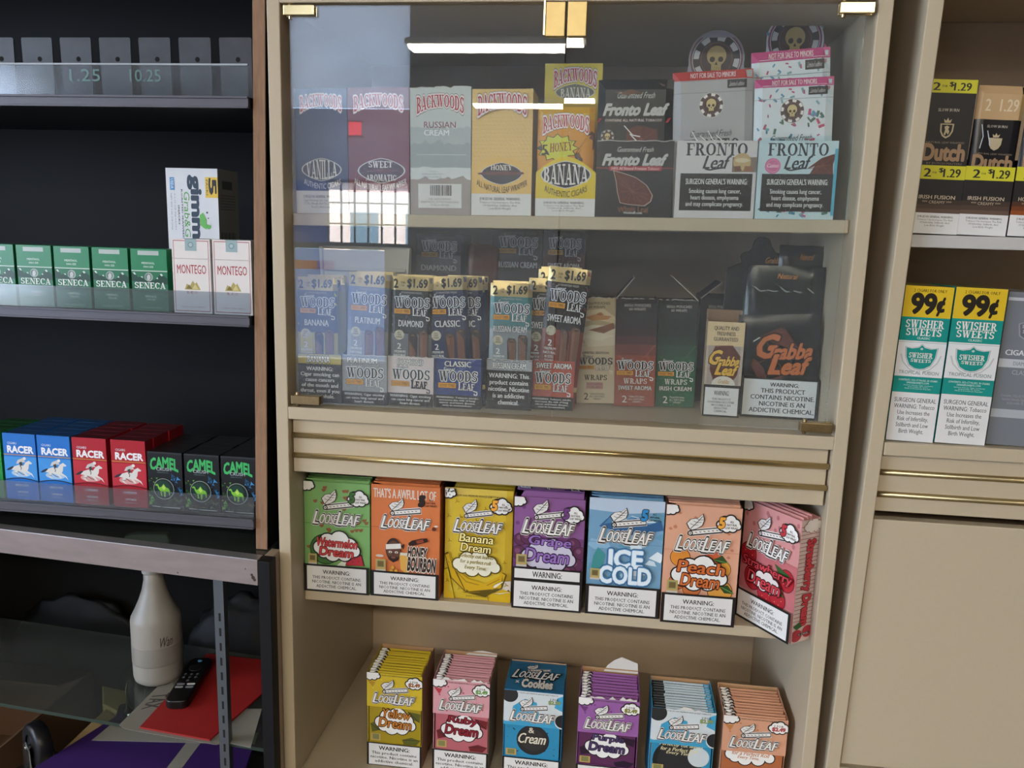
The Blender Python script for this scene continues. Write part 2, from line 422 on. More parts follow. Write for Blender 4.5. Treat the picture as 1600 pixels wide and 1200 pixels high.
# ceiling fittings
TUBE = emit('lit_diffuser', 'fff4df', LAMP_STRENGTH)
spots = [(-0.43, -4.85, 'mirrored at the top of the left glass door'), (-0.43, -7.45, 'farthest back, mirrored across the gold honeycomb box'),
         (0.05, -3.4, 'left one of the pair behind the photographer'), (1.6, -3.4, 'unseen, added for more light, right of the pair behind the photographer'), (-3.2, -1.2, 'near the left window')]  # right lamp of the pair is added out of view for more power
for i, (x, y, s) in enumerate(spots):
    if i == 0:
        f0 = empty('ceiling_light', (x, y, 2.8))
        b = MB(); b.box(-.62, .62, -.125, .125, -.04, 0, M('d8d8d4', .5)); [b.tube([(sx*.45, 0, 0), (sx*.45, 0, H - 2.8)], .006, M('8a8a8a', .4, .6), 8) for sx in (-1, 1)]; b.build('housing', f0)
        b = MB(); b.prism([(-.105,-.04),(-.10,-.055),(-.075,-.062),(.075,-.062),(.10,-.055),(.105,-.04)], 'x', -.6, .6, TUBE); b.build('diffuser', f0)
        f = f0
    else: f = copy_tree(f0)
    f.location = (x, y, 2.8)
    tag(f, 'white wraparound ceiling light ' + s, 'ceiling light', 'ceiling lights')
b = MB(); b.box(-2.5, -2.37, -7.97, -7.93, 2.5, 2.64, emit('lit_red', 'ff2a3c', 5)); b.box(-2.52, -2.35, -7.99, -7.93, 2.48, 2.5, BLACK); b.box(-2.52, -2.35, -7.99, -7.93, 2.64, 2.66, BLACK)
tag(b.build('exit_light'), 'small lit red square sign, mirrored on the maroon box', 'sign')

# ------------------------------------------------------------------ cream cabinet with the glass doors
W, T = 0.79, 0.018
def zs(x): return 1.5190 + 0.0128 * x            # the upper shelf sags slightly to the left
cab = empty('display_cabinet', (0.395, 0.2, 0))
tag(cab, 'cream laminate cabinet with two glass doors, standing between the black rack and the right cabinet', 'cabinet')
def part(parent, name, fn, bevel=0.0012):
    m = MB(); fn(m); o = m.build(name, bevel=bevel)
    o.parent = parent; o.matrix_parent_inverse = Matrix.Translation(-Vector(parent.location)) if parent.rotation_euler.z == 0 else parent.matrix_basis.inverted()
    return o
part(cab, 'side_panel', lambda m: m.box(0, T, 0, .44, 0, 2.1, LAM))
part(cab, 'side_panel', lambda m: m.box(W-T, W, 0, .44, 0, 2.1, LAM))
part(cab, 'back_panel', lambda m: m.box(T, W-T, .414, .424, 0, 2.1, LAMB))
part(cab, 'header_board', lambda m: m.box(T, W-T, .0, .41, 1.789, 1.86, LAM))
part(cab, 'cabinet_floor', lambda m: m.box(T, W-T, 0.0, .414, 1.2285, 1.2465, LAM))
part(cab, 'shelf', lambda m: m.hexa([(T+.001,.03,1.5020),(W-T-.001,.03,1.5116),(W-T-.001,.41,1.5116),(T+.001,.41,1.5020),(T+.001,.03,zs(T)),(W-T-.001,.03,zs(W-T)),(W-T-.001,.41,zs(W-T)),(T+.001,.41,zs(T))], LAM))
part(cab, 'shelf', lambda m: m.box(T+.001, W-T-.001, .0496, .41, .9293, .9455, LAM))
part(cab, 'bottom_board', lambda m: m.box(T, W-T, .002, .414, .638, .656, LAM))
part(cab, 'plinth', lambda m: m.box(T, W-T, .03, .045, 0, .638, LAM))
dr = part(cab, 'rail_panel', lambda m: m.box(T+.002, W-T-.003, .012, .03, 1.1474, 1.2265, LAM))
for z in (1.2033, 1.1733):
    rod = part(cab, 'brass_rod', lambda m: m.tube([(T+.003, .009, z), (W-T-.002, .009, z)], .0042, BRASS, 14), bevel=0)
    tag(rod, 'shiny brass half round strip')
GLASS = glass('door_glass', 'fcfefd', 1.15, 1.52, 0.0, 0.10); GLASS_R = glass('door_glass_clear', 'fcfefd', 1.15, 1.52, 0.0, 0.075)  # left pane has more haze painted in, in place of reflected room light
def door(x0, x1, mirror, tilt):
    piv = Vector((0.395, 0.2, 0))
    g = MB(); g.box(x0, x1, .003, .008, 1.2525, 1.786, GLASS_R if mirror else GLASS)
    d = g.build('glass_door', cab); d.location = -piv
    tag(d, 'clear glass door pane')
    hx0, hx1 = (x0 - .006, x0 + .036) if not mirror else (x1 - .033, x1 + .008)
    for za, zb, mt in ((1.773, 1.7858, BRASS), (1.2515, 1.2640, BRASS_OLD)):
        h = MB(); h.box(hx0, hx1, -.003, .0028, za, zb, mt); h.box(hx0, hx1, .0082, .013, za, zb, mt)
        h.tube([((hx0+hx1)/2 - .014, .005, za-.004), ((hx0+hx1)/2 - .014, .005, zb+.004)], .003, mt, 8)
        h.build('hinge', d, bevel=.0008)
    cx0, cx1 = (x1 - .0255, x1 - .001) if not mirror else (x0 + .0005, x0 + .0245)
    CP = M('c4ad78', .45, .85, var=.12); k = MB(); k.box(cx0, cx1, -.0018, .0028, 1.747, 1.788, CP); k.box(cx0, cx1, .0082, .011, 1.747, 1.788, BRASS)
    if not mirror: k.box(cx0-.003, cx0, -.003, .003, 1.748, 1.79, BRASS)
    k.build('catch_plate', d, bevel=.0006)
    d.rotation_euler = (0, 0, 0)
    if tilt:
        c = Vector(((x0+x1)/2, 0.005, 1.52)) - piv
        R = Matrix.Rotation(tilt, 4, 'X')
        d.matrix_basis = Matrix.Translation(c) @ R @ Matrix.Translation(-c) @ Matrix.Translation(-piv)
    return d
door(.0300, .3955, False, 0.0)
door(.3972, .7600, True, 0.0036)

# ------------------------------------------------------------------ cream cabinet to the right, standing a touch off plumb
def slant(z): return 0.0225 * (z - 1.2)
cr = empty('display_cabinet', (1.25, 0.2, 0))
tag(cr, 'cream laminate cabinet at the right edge, open shelves above a plain lower door', 'cabinet')
def sboard(m, x0, x1, y0, y1, z0, z1, mat=LAM):
    a, c = slant(z0), slant(z1)
    m.hexa([(x0+a,y0,z0),(x1+a,y0,z0),(x1+a,y1,z0),(x0+a,y1,z0),(x0+c,y0,z1),(x1+c,y0,z1),(x1+c,y1,z1),(x0+c,y1,z1)], mat)
XR = 0.8155
part(cr, 'side_panel', lambda m: sboard(m, XR, XR+.0185, 0, .44, 0, 2.1))
part(cr, 'side_panel', lambda m: sboard(m, XR+.75, XR+.768, 0, .44, 0, 2.1))
part(cr, 'back_panel', lambda m: sboard(m, XR+.018, XR+.75, .414, .424, 0, 2.1, LAMB))
part(cr, 'header_board', lambda m: sboard(m, XR+.0185, XR+.75, 0, .41, 1.86, 1.88))
part(cr, 'shelf', lambda m: m.box(XR+.027, XR+.75, .018, .41, 1.4965, 1.5125, M('b9b6b2', .5)))
part(cr, 'cabinet_floor', lambda m: m.box(XR+.0205, XR+.75, 0, .41, 1.2257, 1.2435, LAM))
part(cr, 'rail_panel', lambda m: m.box(XR+.019, XR+.75, .010, .03, 1.1460, 1.2240, LAM))
for z in (1.2005, 1.1700):
    tag(part(cr, 'brass_rod', lambda m: m.tube([(XR+.02, .009, z), (XR+.75, .009, z)], .0042, M('a38f66', .3, .9, var=.15), 14), bevel=0), 'dull brass half round strip')
part(cr, 'cabinet_door', lambda m: m.hexa([(XR+.0105,.004,.771),(XR+.74,.004,.771),(XR+.74,.022,.771),(XR+.0105,.022,.771),(XR+.0185,.004,1.136),(XR+.75,.004,1.136),(XR+.75,.022,1.136),(XR+.0185,.022,1.136)], LAM))
part(cr, 'lower_drawer', lambda m: m.box(XR+.005, XR+.73, .004, .022, .3, .765, LAM))

# ------------------------------------------------------------------ black rack on the left with its price rails
rk = empty('cigarette_rack', (-0.5, 0.15, 1.027))
tag(rk, 'black open rack with clear lipped shelves and raw wood edge, on the glass counter', 'rack')
RAW = M('8a6a52', .8, bump=.4, scale=240, var=.3, stretch=(1, 1, .15))
def post(m):
    def bx(x0, x1, y0, y1, mat):
        m.hexa([(x0-.0164,y0,1.0275),(x1-.0164,y0,1.0275),(x1-.0164,y1,1.0275),(x0-.0164,y1,1.0275),(x0+.0075,y0,2.1),(x1+.0075,y0,2.1),(x1+.0075,y1,2.1),(x0+.0075,y1,2.1)], mat)
    bx(-.0199, -.0023, 0.0, .0015, RAW); bx(-.0199, -.0021, .0015, .40, BLACK)
part(rk, 'end_panel', post, 0.0006)
part(rk, 'end_panel', lambda m: m.box(-1.112, -1.101, 0, .30, 1.0275, 2.1, BLACK))
part(rk, 'back_panel', lambda m: m.box(-1.1, -.03, .29, .30, 1.0275, 2.1, BLACK))
part(rk, 'top_panel', lambda m: m.box(-1.1, -.015, .0, .29, 1.88, 1.9, BLACK))
LIP = glass('clear_lip', 'e9eef2', 1.0, 1.5, 0.12, 0.12)
RAIL = M('525056', .45, .3, bump=.1, scale=60, stretch=(1, 20, 20))
for zt, zl, xr in ((1.6695, 1.7115, -.026), (1.3745, 1.4068, -.033), (1.0755, 1.1080, -.036)):
    part(rk, 'shelf', lambda m: m.box(-1.1, xr, .001, .288, zt-.0135, zt, M('1d1d20', .5)), 0)
    def rail(m):
        m.box(-1.1, xr, -.006, .001, zt-.0150, zt, RAIL); m.box(-1.1, xr, -.0085, -.006, zt-.0025, zt+.0005, RAIL); m.box(-1.1, xr, -.0085, -.006, zt-.0150, zt-.0125, RAIL)
    part(rk, 'price_rail', rail, .0004)
    tag(part(rk, 'clear_lip', lambda m: m.box(-1.1, xr, -.0045, -.0025, zt, zl, LIP), 0), 'clear plastic lip')
part(rk, 'lip_edge', lambda m: m.box(-1.1, -.026, -.005, -.002, 1.7095, 1.7118, M('9aa0a6', .3)), 0)
PAD = M('3c3d40', .4, .4, bump=.15, scale=30, var=.3)
for k in range(11):
    x = -.0898 - .0625*k
    def pad(m):
        z0, z1 = 1.672, 1.7675
        m.prism([(x-.0237,z0),(x+.0237,z0),(x+.0242,z1-.002),(x+.022,z1),(x-.0242,z1),(x-.0255,z1-.002)], 'y', .098, .1, PAD)
        m.lathe([(.0001,0),(.0036,0)], M('0a0a0a', .9), 14, cap=False)
        n = len(m.v)
        for i in range(n-28, n): vx, vy, vz = m.v[i]; m.v[i] = (x+.003+vx, .0977, 1.737+vy)
    tag(part(rk, 'pusher_paddle', pad, 0), 'grey metal pusher paddle with one hole')
for k, t in ((0, '1.25'), (1, '10.25')):       # faded price written on the clear lip
    m = MB(); a = Art(m, .05, .02, (-.285 + .088*k, -.0046, 1.686)); a.text(t, .05, .1, .95, .9, '4f6f6a', .0); o = m.build('price_writing', rk); o.location = -Vector(rk.location)

# ------------------------------------------------------------------ glass counter under the rack (turned a little)
CR = math.radians(-5.24)
cs = empty('glass_counter', (-0.0155, -0.040, 0))
tag(cs, 'old glass counter with scuffed aluminium front rail and black corner post, under the black rack', 'counter')
def cpart(name, fn, bevel=.0008):
    m = MB(); fn(m); m.v = [(x, y - .0917*x, z) for x, y, z in m.v]; return m.build(name, cs, bevel=bevel)
SCUFF = M('857876', .55, .15, bump=.15, scale=26, var=.22, stretch=(.6, 3, 3))
CG = glass('counter_glass', 'c9d6cc', 1.0, 1.5, 0.0, 0.06)
def frail(m):
    m.box(-.95, -.001, 0, .012, .9885, 1.0275, SCUFF); m.box(-.95, -.001, 0.0, .02, 1.0265, 1.0278, ALU)
    for x, z, r in ((-.008, 1.0, .003), (-.010, 1.004, .0022), (-.006, .997, .0025), (-.02, 1.012, .001), (-.13, .993, .0012)): m.lathe([(.00001, 0), (r, 0)], M('3a2c24', .8), 9, cap=False); n = len(m.v); m.v[n-18:n] = [(x+a, -.0002, z+b_) for a, b_, c in m.v[n-18:n]]
cpart('front_rail', frail)
cpart('top_glass', lambda m: m.box(-.95, -.002, .020, .39, 1.0195, 1.0265, CG), 0)
cpart('corner_post', lambda m: m.box(.0, .0185, 0.0, .022, 0.0, 1.0265, M('100f11', .55, var=.2, spec=.2)))
def side(m):
    m.box(.0, .0150, .022, .0495, 0, 1.0265, M('9c8a76', .6, bump=.1, scale=50, var=.12))
    m.box(-.012, .0135, .05, .40, 0, 1.018, BLACK)
cpart('side_panel', side)
cpart('back_panel', lambda m: m.box(-.95, -.013, .39, .40, 0, 1.018, M('0d0c0b', .8, spec=.1)))
cpart('end_panel', lambda m: m.box(-.962, -.951, 0, .40, 0, 1.0265, BLACK))
cpart('base_deck', lambda m: m.box(-.95, -.013, .02, .389, .38, .42, M('1c1a17', .8)))
def std(m):
    x0, x1 = -.0815, -.0655
    m.box(x0, x1, .016, .0185, .42, 1.0, M('62666a', .4, .7, bump=.08, scale=50))
    m.box(x0, x0+.0018, .0185, .028, .42, 1.0, M('6d7173', .35, .8)); m.box(x1-.0018, x1, .0185, .028, .42, 1.0, M('6d7173', .35, .8))
    for k in range(20): m.box((x0+x1)/2-.001, (x0+x1)/2+.0022, .0155, .0161, .46+k*.024, .46+k*.024+.0125, M('141414', .9))
cpart('shelf_standard', std, 0)
ZG = .712
tag(cpart('glass_shelf', lambda m: m.box(-.95, -.004, .022, .275, ZG-.006, ZG, glass('shelf_glass', 'c6cfc2', 1.0, 1.5, 0.0, 0.09), front=M('26332a', .3)), 0), 'greenish glass shelf')
# things in the counter: points measured on the shelf plane
def lathe_obj(name, parent, prof, mat, n=40):
    m = MB(); m.lathe(prof, mat, n); return m.build(name, parent)
bt = empty('spray_bottle', (-.2900, .146, ZG + .0005), (0, 0, .25)); bt.scale = (.9, .9, .97)
tag(bt, 'cloudy white plastic spray bottle half full, handwriting on its side, on the counter glass shelf', 'bottle')
HD = M('8f8b84', .42, bump=.05, scale=40, var=.06)
m = MB()
m.lathe([(.036,0),(.0435,.006),(.0455,.014),(.046,.085),(.0460,.116),(.0445,.123),(.0375,.136),(.0290,.154),(.0225,.172),(.0185,.190),(.018,.208)], HD, 48)
a = Art(m, .07, .05, (0, 0, .07)); 
def cylmap(u, v, l=[0]):
    t = math.radians(-88 + 60*u); r = .0463; return Vector((r*math.cos(t), r*math.sin(t), .068 + (1-v)*.034))
a.P = cylmap; a.text('Wan', .32, .2, .85, .75, '2a2420', -.01, shear=.2)
m.build('bottle_body', bt)
lathe_obj('liquid_band', bt, [(.0462,.04),(.0463,.041),(.0463,.0745),(.0462,.0755)], M('837f79', .35), 48)
lathe_obj('screw_cap', bt, [(.0205,.204),(.021,.206),(.021,.224),(.019,.227),(.012,.229)], M('a09d97', .5, bump=.2, scale=200))
m = MB(); m.prism([(-.012,.229),(.014,.229),(.016,.243),(.03,.250),(.034,.262),(.03,.275),(-.03,.276),(-.047,.272),(-.047,.262),(-.014,.256)], 'y', -.009, .009, M('8e8c88', .5)); m.build('spray_head', bt, bevel=.002)
m = MB(); m.prism([(-.014,.256),(-.024,.254),(-.036,.235),(-.043,.222),(-.037,.222),(-.026,.238),(-.013,.243)], 'y', -.005, .005, M('8c8a86', .5)); m.build('trigger', bt, bevel=.001)

def loose(name, poly, z0, z1, mat, label, cat, extra=None):
    m = MB(); m.prism(poly, 'z', z0, z1, mat)
    if extra: extra(m)
    return tag(m.build(name), label, cat)
FL = (-.2440,.2310), (-.0900,.2250), (-.0820,.1560), (-.1130,-.0160), (-.2360,-.0030)
loose('white_paper', [(-.2755,.1500),(-.1500,.2200),(-.0950,-.0180),(-.1000,-.0215),(-.2580,-.0070),(-.2740,.0010)][::-1], ZG+.0004, ZG+.0010, M('7d7970', .7), 'white printed papers sticking out under the red folder', 'paper',
      lambda m: Art(m, .03, .09, (-.262,.01,ZG+.001), (.93,.36,0), (-.1,1,0), (0,0,1)).text('TAX', .05, .1, .95, .6, '2d2a28', .03, rot=90))
loose('red_folder', list(FL)[::-1], ZG+.0016, ZG+.0046, M('8f1d1b', .6, bump=.05, scale=40), 'red paper folder lying on the counter glass shelf under the black remote', 'folder')
loose('white_envelope', [(-.118,.075),(-.072,.082),(-.045,-.02),(-.098,-.012)][::-1], ZG+.0004, ZG+.0012, M('85827b', .7), 'white envelope right of the red folder behind the slotted upright', 'envelope')
# remote
rm = empty('remote_control', (-.2185, .1205, ZG + .0048), (0, 0, math.radians(10.6)))
tag(rm, 'slim black remote control with a blue top button lying on the red folder', 'remote')
m = MB(); m.prism(rrect(-.019, -.071, .019, .071, .012, 6), 'z', 0, .015, M('0d0d0f', .35)); m.build('remote_body', rm, bevel=.002)
m = MB(); m.lathe([(.0118,.0152),(.0118,.0158),(.0085,.016)], M('1b1b1e', .3), 28, (0, .034)); m.lathe([(.0060,.0152),(.0058,.0158)], M('141416', .3), 20, (0, .034)); m.build('control_ring', rm)
m = MB(); m.lathe([(.0042,.0152),(.004,.0162)], M('4f86b8', .4), 18, (0, .058)); tag(m.build('voice_button', rm), 'pale blue button')
for i, (x, y, c) in enumerate([(-.010,.013,'77777a'),(0,.013,'77777a'),(.010,.013,'77777a'),(-.010,.003,'77777a'),(0,.003,'77777a'),(.010,.003,'77777a'),(0,-.008,'77777a')]):
    m = MB(); m.lathe([(.0034,.0151),(.0032,.0158)], M('1b1b1d', .4), 12, (x, y)); m.box(x-.0013, x+.0013, y-.0007, y+.0007, .0158, .0160, M(c, .5)); m.build('button', rm)
for x, y, c in ((-.0085,-.019,'6f6f75'),(.0085,-.019,'b9b9bc'),(-.0085,-.0285,'8a8a90'),(.0085,-.0285,'6f6f75')):
    m = MB(); m.prism(rrect(x-.0065, y-.0024, x+.0065, y+.0024, .0022, 3), 'z', .0150, .0157, M(c, .5)); tag(m.build('app_button', rm), 'small wide light button')
# below the glass shelf: upturned dolly, shipping pouch, carton, dark bags
dl = empty('furniture_dolly', (-.40, .16, .42))
tag(dl, 'upturned wooden dolly with bare casters, under the counter glass shelf', 'dolly')
WOOD = M('a58a62', .65, bump=.15, scale=18, var=.16, stretch=(1, 8, 1))
m = MB(); m.prism([(-.052,.068),(.031,.018),(-.005,-.112),(-.05,-.112)][::-1], 'z', .10, .165, WOOD); m.build('plank', dl, bevel=.003)
m = MB(); m.prism([(-.10,.13),(.02,.11),(.03,.03),(-.06,.07)][::-1], 'z', .13, .172, WOOD); m.build('plank', dl, bevel=.003)
CHR = M('a5a8aa', .18, .95, var=.1)
def caster(x, y, z, yaw, s=1.0):
    r = empty('caster', (x, y, z), (0, 0, yaw)); r.parent = dl
    m = MB(); m.prism(rrect(-.04, -.032, .04, .032, .006, 3), 'z', 0, .003, CHR); m.lathe([(.026,.003),(.026,.009),(.02,.012)], CHR, 28); m.build('mount_plate', r)
    m = MB()
    for sx in (-1, 1): m.prism([(-.018,.01),(.018,.01),(.014,.05),(0,.064),(-.014,.05)], 'x', sx*.019-.0012, sx*.019+.0012, CHR)
    m.tube([(-.022,0,.052),(.022,0,.052)], .004, CHR, 10); m.build('fork', r, bevel=.001)
    m = MB(); P = [(-.013,.020),(-.013,.034),(-.009,.038),(.009,.038),(.013,.034),(.013,.020)]
    n = 40
    vs = [(x_, r_*math.cos(2*math.pi*k/n), .052 + r_*math.sin(2*math.pi*k/n)) for x_, r_ in P for k in range(n)]
    fs = [(i*n+k, i*n+(k+1)%n, (i+1)*n+(k+1)%n, (i+1)*n+k) for i in range(len(P)-1) for k in range(n)]
    m.mesh(vs, fs, M('17171a', .4), True); m.build('tire', r)
    m = MB(); vs = [(x_, r_*math.cos(2*math.pi*k/n), .052 + r_*math.sin(2*math.pi*k/n)) for x_, r_ in ((-.010,.0001),(-.010,.0205),(.010,.0205),(.010,.0001)) for k in range(n)]
    m.mesh(vs, [(i*n+k, i*n+(k+1)%n, (i+1)*n+(k+1)%n, (i+1)*n+k) for i in range(3) for k in range(n)], M('3a3b40', .3, .3), True); m.build('wheel_hub', r)
caster(.025, .055, .172, .4); caster(-.085, -.075, .130, 1.0)
loose('shipping_pouch', [(-.455,.02),(-.10,.06),(-.135,.21),(-.39,.25)][::-1], .588, .596, M('38215f', .5, bump=.12, scale=30), 'purple and white shipping pouch at the bottom of the counter, under the glass shelf edge', 'parcel',
      lambda m: (m.prism([(-.405,.115),(-.12,.152),(-.128,.185),(-.40,.165)][::-1], 'z', .5955, .5965, M('8f8c86', .6)), m.prism([(-.235,.045),(-.21,.048),(-.215,.155),(-.24,.152)][::-1], 'z', .5955, .5963, M('8a8781', .6))))
bx = empty('cardboard_box', (-.66, .22, .42))
tag(bx, 'open brown cardboard box at the far left bottom of the counter', 'box')
KR = M('5f4633', .85, bump=.05, scale=60)
m = MB(); m.box(.104, .108, -.20, .115, 0, .17, KR); m.box(-.2, .108, .115, .119, 0, .17, KR); m.box(-.2, .108, -.2, -.196, 0, .12, KR); m.box(-.204, -.2, -.2, .119, 0, .17, KR); m.box(-.2,.108,-.2,.119,0,.004,KR); m.build('box_walls', bx)
m = MB(); m.hexa([(-.2,.10,.170),(.106,.10,.170),(.106,.117,.170),(-.2,.117,.170),(-.2,.02,.19),(.1,.02,.19),(.1,.021,.193),(-.2,.021,.193)], KR); m.build('box_flap', bx)
def bag(name, loc, s, label, seed):
    rnd = random.Random(seed); bm = bmesh.new(); bmesh.ops.create_icosphere(bm, subdivisions=4, radius=1)
    ks = [(Vector((rnd.gauss(0,1), rnd.gauss(0,1), rnd.gauss(0,1))).normalized(), rnd.uniform(4, 11), rnd.uniform(0, 6)) for _ in range(14)]
    for v in bm.verts:
        d = sum(abs(math.sin(v.co.dot(k)*f + p)) for k, f, p in ks)/14; r = .8 + .45*d
        v.co = Vector((v.co.x*s[0]*r, v.co.y*s[1]*r, max(v.co.z, -.55)*s[2]*r))
    me = bpy.data.meshes.new(name); bm.to_mesh(me); bm.free(); me.materials.append(M('090909', .55, bump=.3, scale=30, spec=.15)); me.polygons.foreach_set('use_smooth', [True]*len(me.polygons))
    o = bpy.data.objects.new(name, me); COL.objects.link(o); o.location = loc
    return tag(o, label, 'bag')
bag('plastic_bag', (-.20, .31, .60), (.13, .04, .18), 'crumpled shiny black plastic bag in the back right of the counter', 3)
bag('plastic_bag', (-.60, .374, .56), (.16, .022, .16), 'crumpled black plastic bag behind the cardboard box in the counter', 5)

# ------------------------------------------------------------------ printed packaging
WHT = 'd9d7d4'; INK = '191615'
WARN3 = 'THIS PRODUCT CONTAINS\nNICOTINE. NICOTINE IS AN\nADDICTIVE CHEMICAL.'
SURG = 'Tobacco Use Increases The Risk\nOf Infertility, Stillbirth, And\nLow Birth Weight'
SURG2 = 'Cigar Smoking Can Cause Cancers\nOf The Mouth And Throat, Even If\nYou Do Not Inhale.'
def carton(name, w, d, hf, hb, col, parent=None, inside='7d6a55', side=None, back=None, slope=0.35, torn=0, seed=1):
    """open topped card carton: front panel hf high, back hb high, sides dropping towards the front"""
    m = MB(); t = .0009; c = M(col, .45); ci = M(inside, .8); cs_ = M(side, .45) if side else c
    x0, x1 = -w/2, w/2
    if torn:                                           # ragged tear along the front
        rnd = random.Random(seed); n = 18
        top = [(x1 - w*k/n, hf + rnd.uniform(-torn, torn)) for k in range(n + 1)]
        m.prism([(x0, 0), (x1, 0)] + top, 'y', 0, t, c)
        m.prism([(x, z - .0015) for x, z in top] + [(x, z + .0008) for x, z in top[::-1]], 'y', .0001, t + .0003, M('c9c4bc', .9))
    else: m.box(x0, x1, 0, t, 0, hf, c)
    m.box(x0, x1, d - t, d, 0, hb, M(back, .5) if back else ci); m.box(x0, x1, 0, d, 0, t, c)
    for sx in (x0, x1 - t): m.prism([(t, 0), (d, 0), (d, hb), (d*slope + t, hf + (hb-hf)*.12), (t, hf)], 'x', sx, sx + t, cs_)
    return m
def place(o, x, y, z, rz=0, ry=0, rx=0):
    o.location = (x, y, z); o.rotation_euler = (rx, ry, rz); return o
def pouchshape(w, h, t, mat, back=None, nx=10, nz=14, wig=0.0, seed=0):
    """thin sealed pouch, pillowed between flat crimped ends; returns mesh builder and its bulge function"""
    rnd = random.Random(seed)
    ph = rnd.uniform(0, 6)
    def bul(u, v):
        e = (1 - abs(2*u-1)**18) * (1 - abs(2*v-1)**90)
        return t/2 * max(e, 0.08) + wig*math.sin(5*u + ph + 7*v)*e
    m = MB()
    for sgn in (-1, 1):
        vs = [(-w/2 + w*i/nx, sgn*(bul(i/nx, j/nz) if sgn < 0 else t/2*max((1-abs(2*i/nx-1)**18)*(1-abs(2*j/nz-1)**90), .08)), h*j/nz) for j in range(nz+1) for i in range(nx+1)]
        q = [(j*(nx+1)+i, j*(nx+1)+i+1, (j+1)*(nx+1)+i+1, (j+1)*(nx+1)+i) for j in range(nz) for i in range(nx)]
        if sgn > 0: q = [f[::-1] for f in q]
        m.mesh(vs, q, mat if sgn < 0 or back is None else back, True)
    e = t*.04
    m.box(-w/2, w/2, -e, e, 0, h, mat)
    return m, bul
def partart(m, w, h, bul=None, y=0.0, rough=.42, base=6e-5):
    return Art(m, w, h, (-w/2, y, 0), curve=bul, rough=rough, base=base if not bul else 2.5e-4)

# --- shared marks
def warn_block(a, u0, v0, u1, v1, mb=.10, head='WARNING:', body=WARN3, frame=INK, bg=WHT, fu=.045, fv=.018, hsplit=.30):
    a.rect(u0, v0, u1, v1, frame); a.rect(u0+fu, v0+fv, u1-fu, v1-fv, bg)
    H = (v1-v0) - 2*fv; U = (u1-u0) - 2*fu
    a.text(head, u0+fu+U*.27, v0+fv+H*.14, u0+fu+U*.73, v0+fv+H*.31, INK, .018, res=2)
    a.lines(body, u0+fu+U*.09, v0+fv+H*.40, u1-fu-U*.09, v0+fv+H*.90, INK, .014)
def leaf_mark(a, u0, v0, u1, v1, ink='2a2422', light='dcd9d4'):
    """a rolled cigar with a leaf standing on it"""
    w, h = u1-u0, v1-v0; X = lambda x: u0 + w*x; Y = lambda y: v0 + h*y
    a.strip([(X(.08), Y(.86)), (X(.98), Y(.62))], w*.205, light); a.strip([(X(.10), Y(.86)), (X(.97), Y(.63))], w*.17, ink); a.strip([(X(.13), Y(.845)), (X(.95), Y(.63))], w*.105, light)
    a.ell(X(.12), Y(.86), w*.075, None, ink, 14); a.ell(X(.12), Y(.86), w*.045, None, light, 12); a.ell(X(.12), Y(.86), w*.02, None, ink, 8)
    for k in range(6): a.strip([(X(.25+.11*k), Y(.80-.03*k)), (X(.30+.11*k), Y(.82-.03*k))], w*.02, ink)
    lf = [(.10,.66),(.02,.44),(.12,.26),(.30,.20),(.42,.02),(.46,.26),(.42,.48),(.28,.64),(.16,.70)]
    a.poly([(X((x-.25)*1.12+.25), Y((y-.4)*1.12+.4)) for x, y in lf], ink); a.poly([(X(x), Y(y)) for x, y in lf], light)
    a.strip([(X(.12), Y(.66)), (X(.27), Y(.40)), (X(.42), Y(.10))], w*.018, ink)
    for x, y in ((.2,.5),(.28,.38),(.34,.26)): a.strip([(X(x), Y(y)), (X(x+.12), Y(y-.02))], w*.012, ink); a.strip([(X(x), Y(y)), (X(x-.10), Y(y-.06))], w*.012, ink)
def loose_word(a, u0, v0, u1, v1, fill='e2dfda', ink='2b2523', rim='d8d5cf'):
    h = v1 - v0; w = u1 - u0
    outs = ((rim, .105), (ink, .075))
    bits = [('L', 0, .12, 0, 1), ('OOSE', .125, .50, .18, .93), ('L', .525, .645, -.08, .95), ('EAF', .645, 1.0, .10, .93)]
    for cc, extra in (('rim', .11), ('ink', .075), ('fill', .03)):
        for s_, x0, x1, y0, y1 in bits:
            col = {'rim': rim, 'ink': ink, 'fill': fill}[cc]
            t0 = .09
            a.text(s_, u0 + w*x0, v0 + h*(y0 + .10*x0), u0 + w*x1, v0 + h*(y1 + .10*x0), col, .03, out=() if cc == 'fill' else ((col, extra - .03),), shear=.28, tilt=-.02, res=4)
def five_cloud(a, cu, cv, col='1d1a1a', numcol='e8a23a', plain=False):
    if not plain: a.cloud(cu, cv, .155, .066)
    a.text('5', cu-.125, cv-.048, cu-.055, cv+.035, numcol, .06, out=((INK, .05),), shear=.1)
    a.lines('ALL\nNATURAL\nLEAF WRAPS', cu-.045, cv-.03, cu+.125, cv+.04, INK, .02)
def script(a, s, u0, v0, u1, v1, fill, ink, rim=None, **k):
    outs = (((rim, .085),) if rim else ()) + ((ink, .05),)
    a.text(s, u0, v0, u1, v1, fill, .022, out=outs, shear=.14, res=3, **k)
def sticker(a, u, v, s=.13):
    a.rect(u, v, u+s, v+s*.62, 'b99a5a'); a.rect(u+s*.12, v+s*.06, u+s*.88, v+s*.5, '8d9a6a'); a.rect(u+s*.2, v+s*.12, u+s*.8, v+s*.46, '6f5a34'); a.rect(u, v+s*.62, u+s, v+s*.74, 'b9b6ae')
def scatter(a, n, fn, seed, v0=.02, v1=.7):
    r = random.Random(seed)
    for _ in range(n): fn(r.uniform(.05, .95), r.uniform(v0, v1), r)
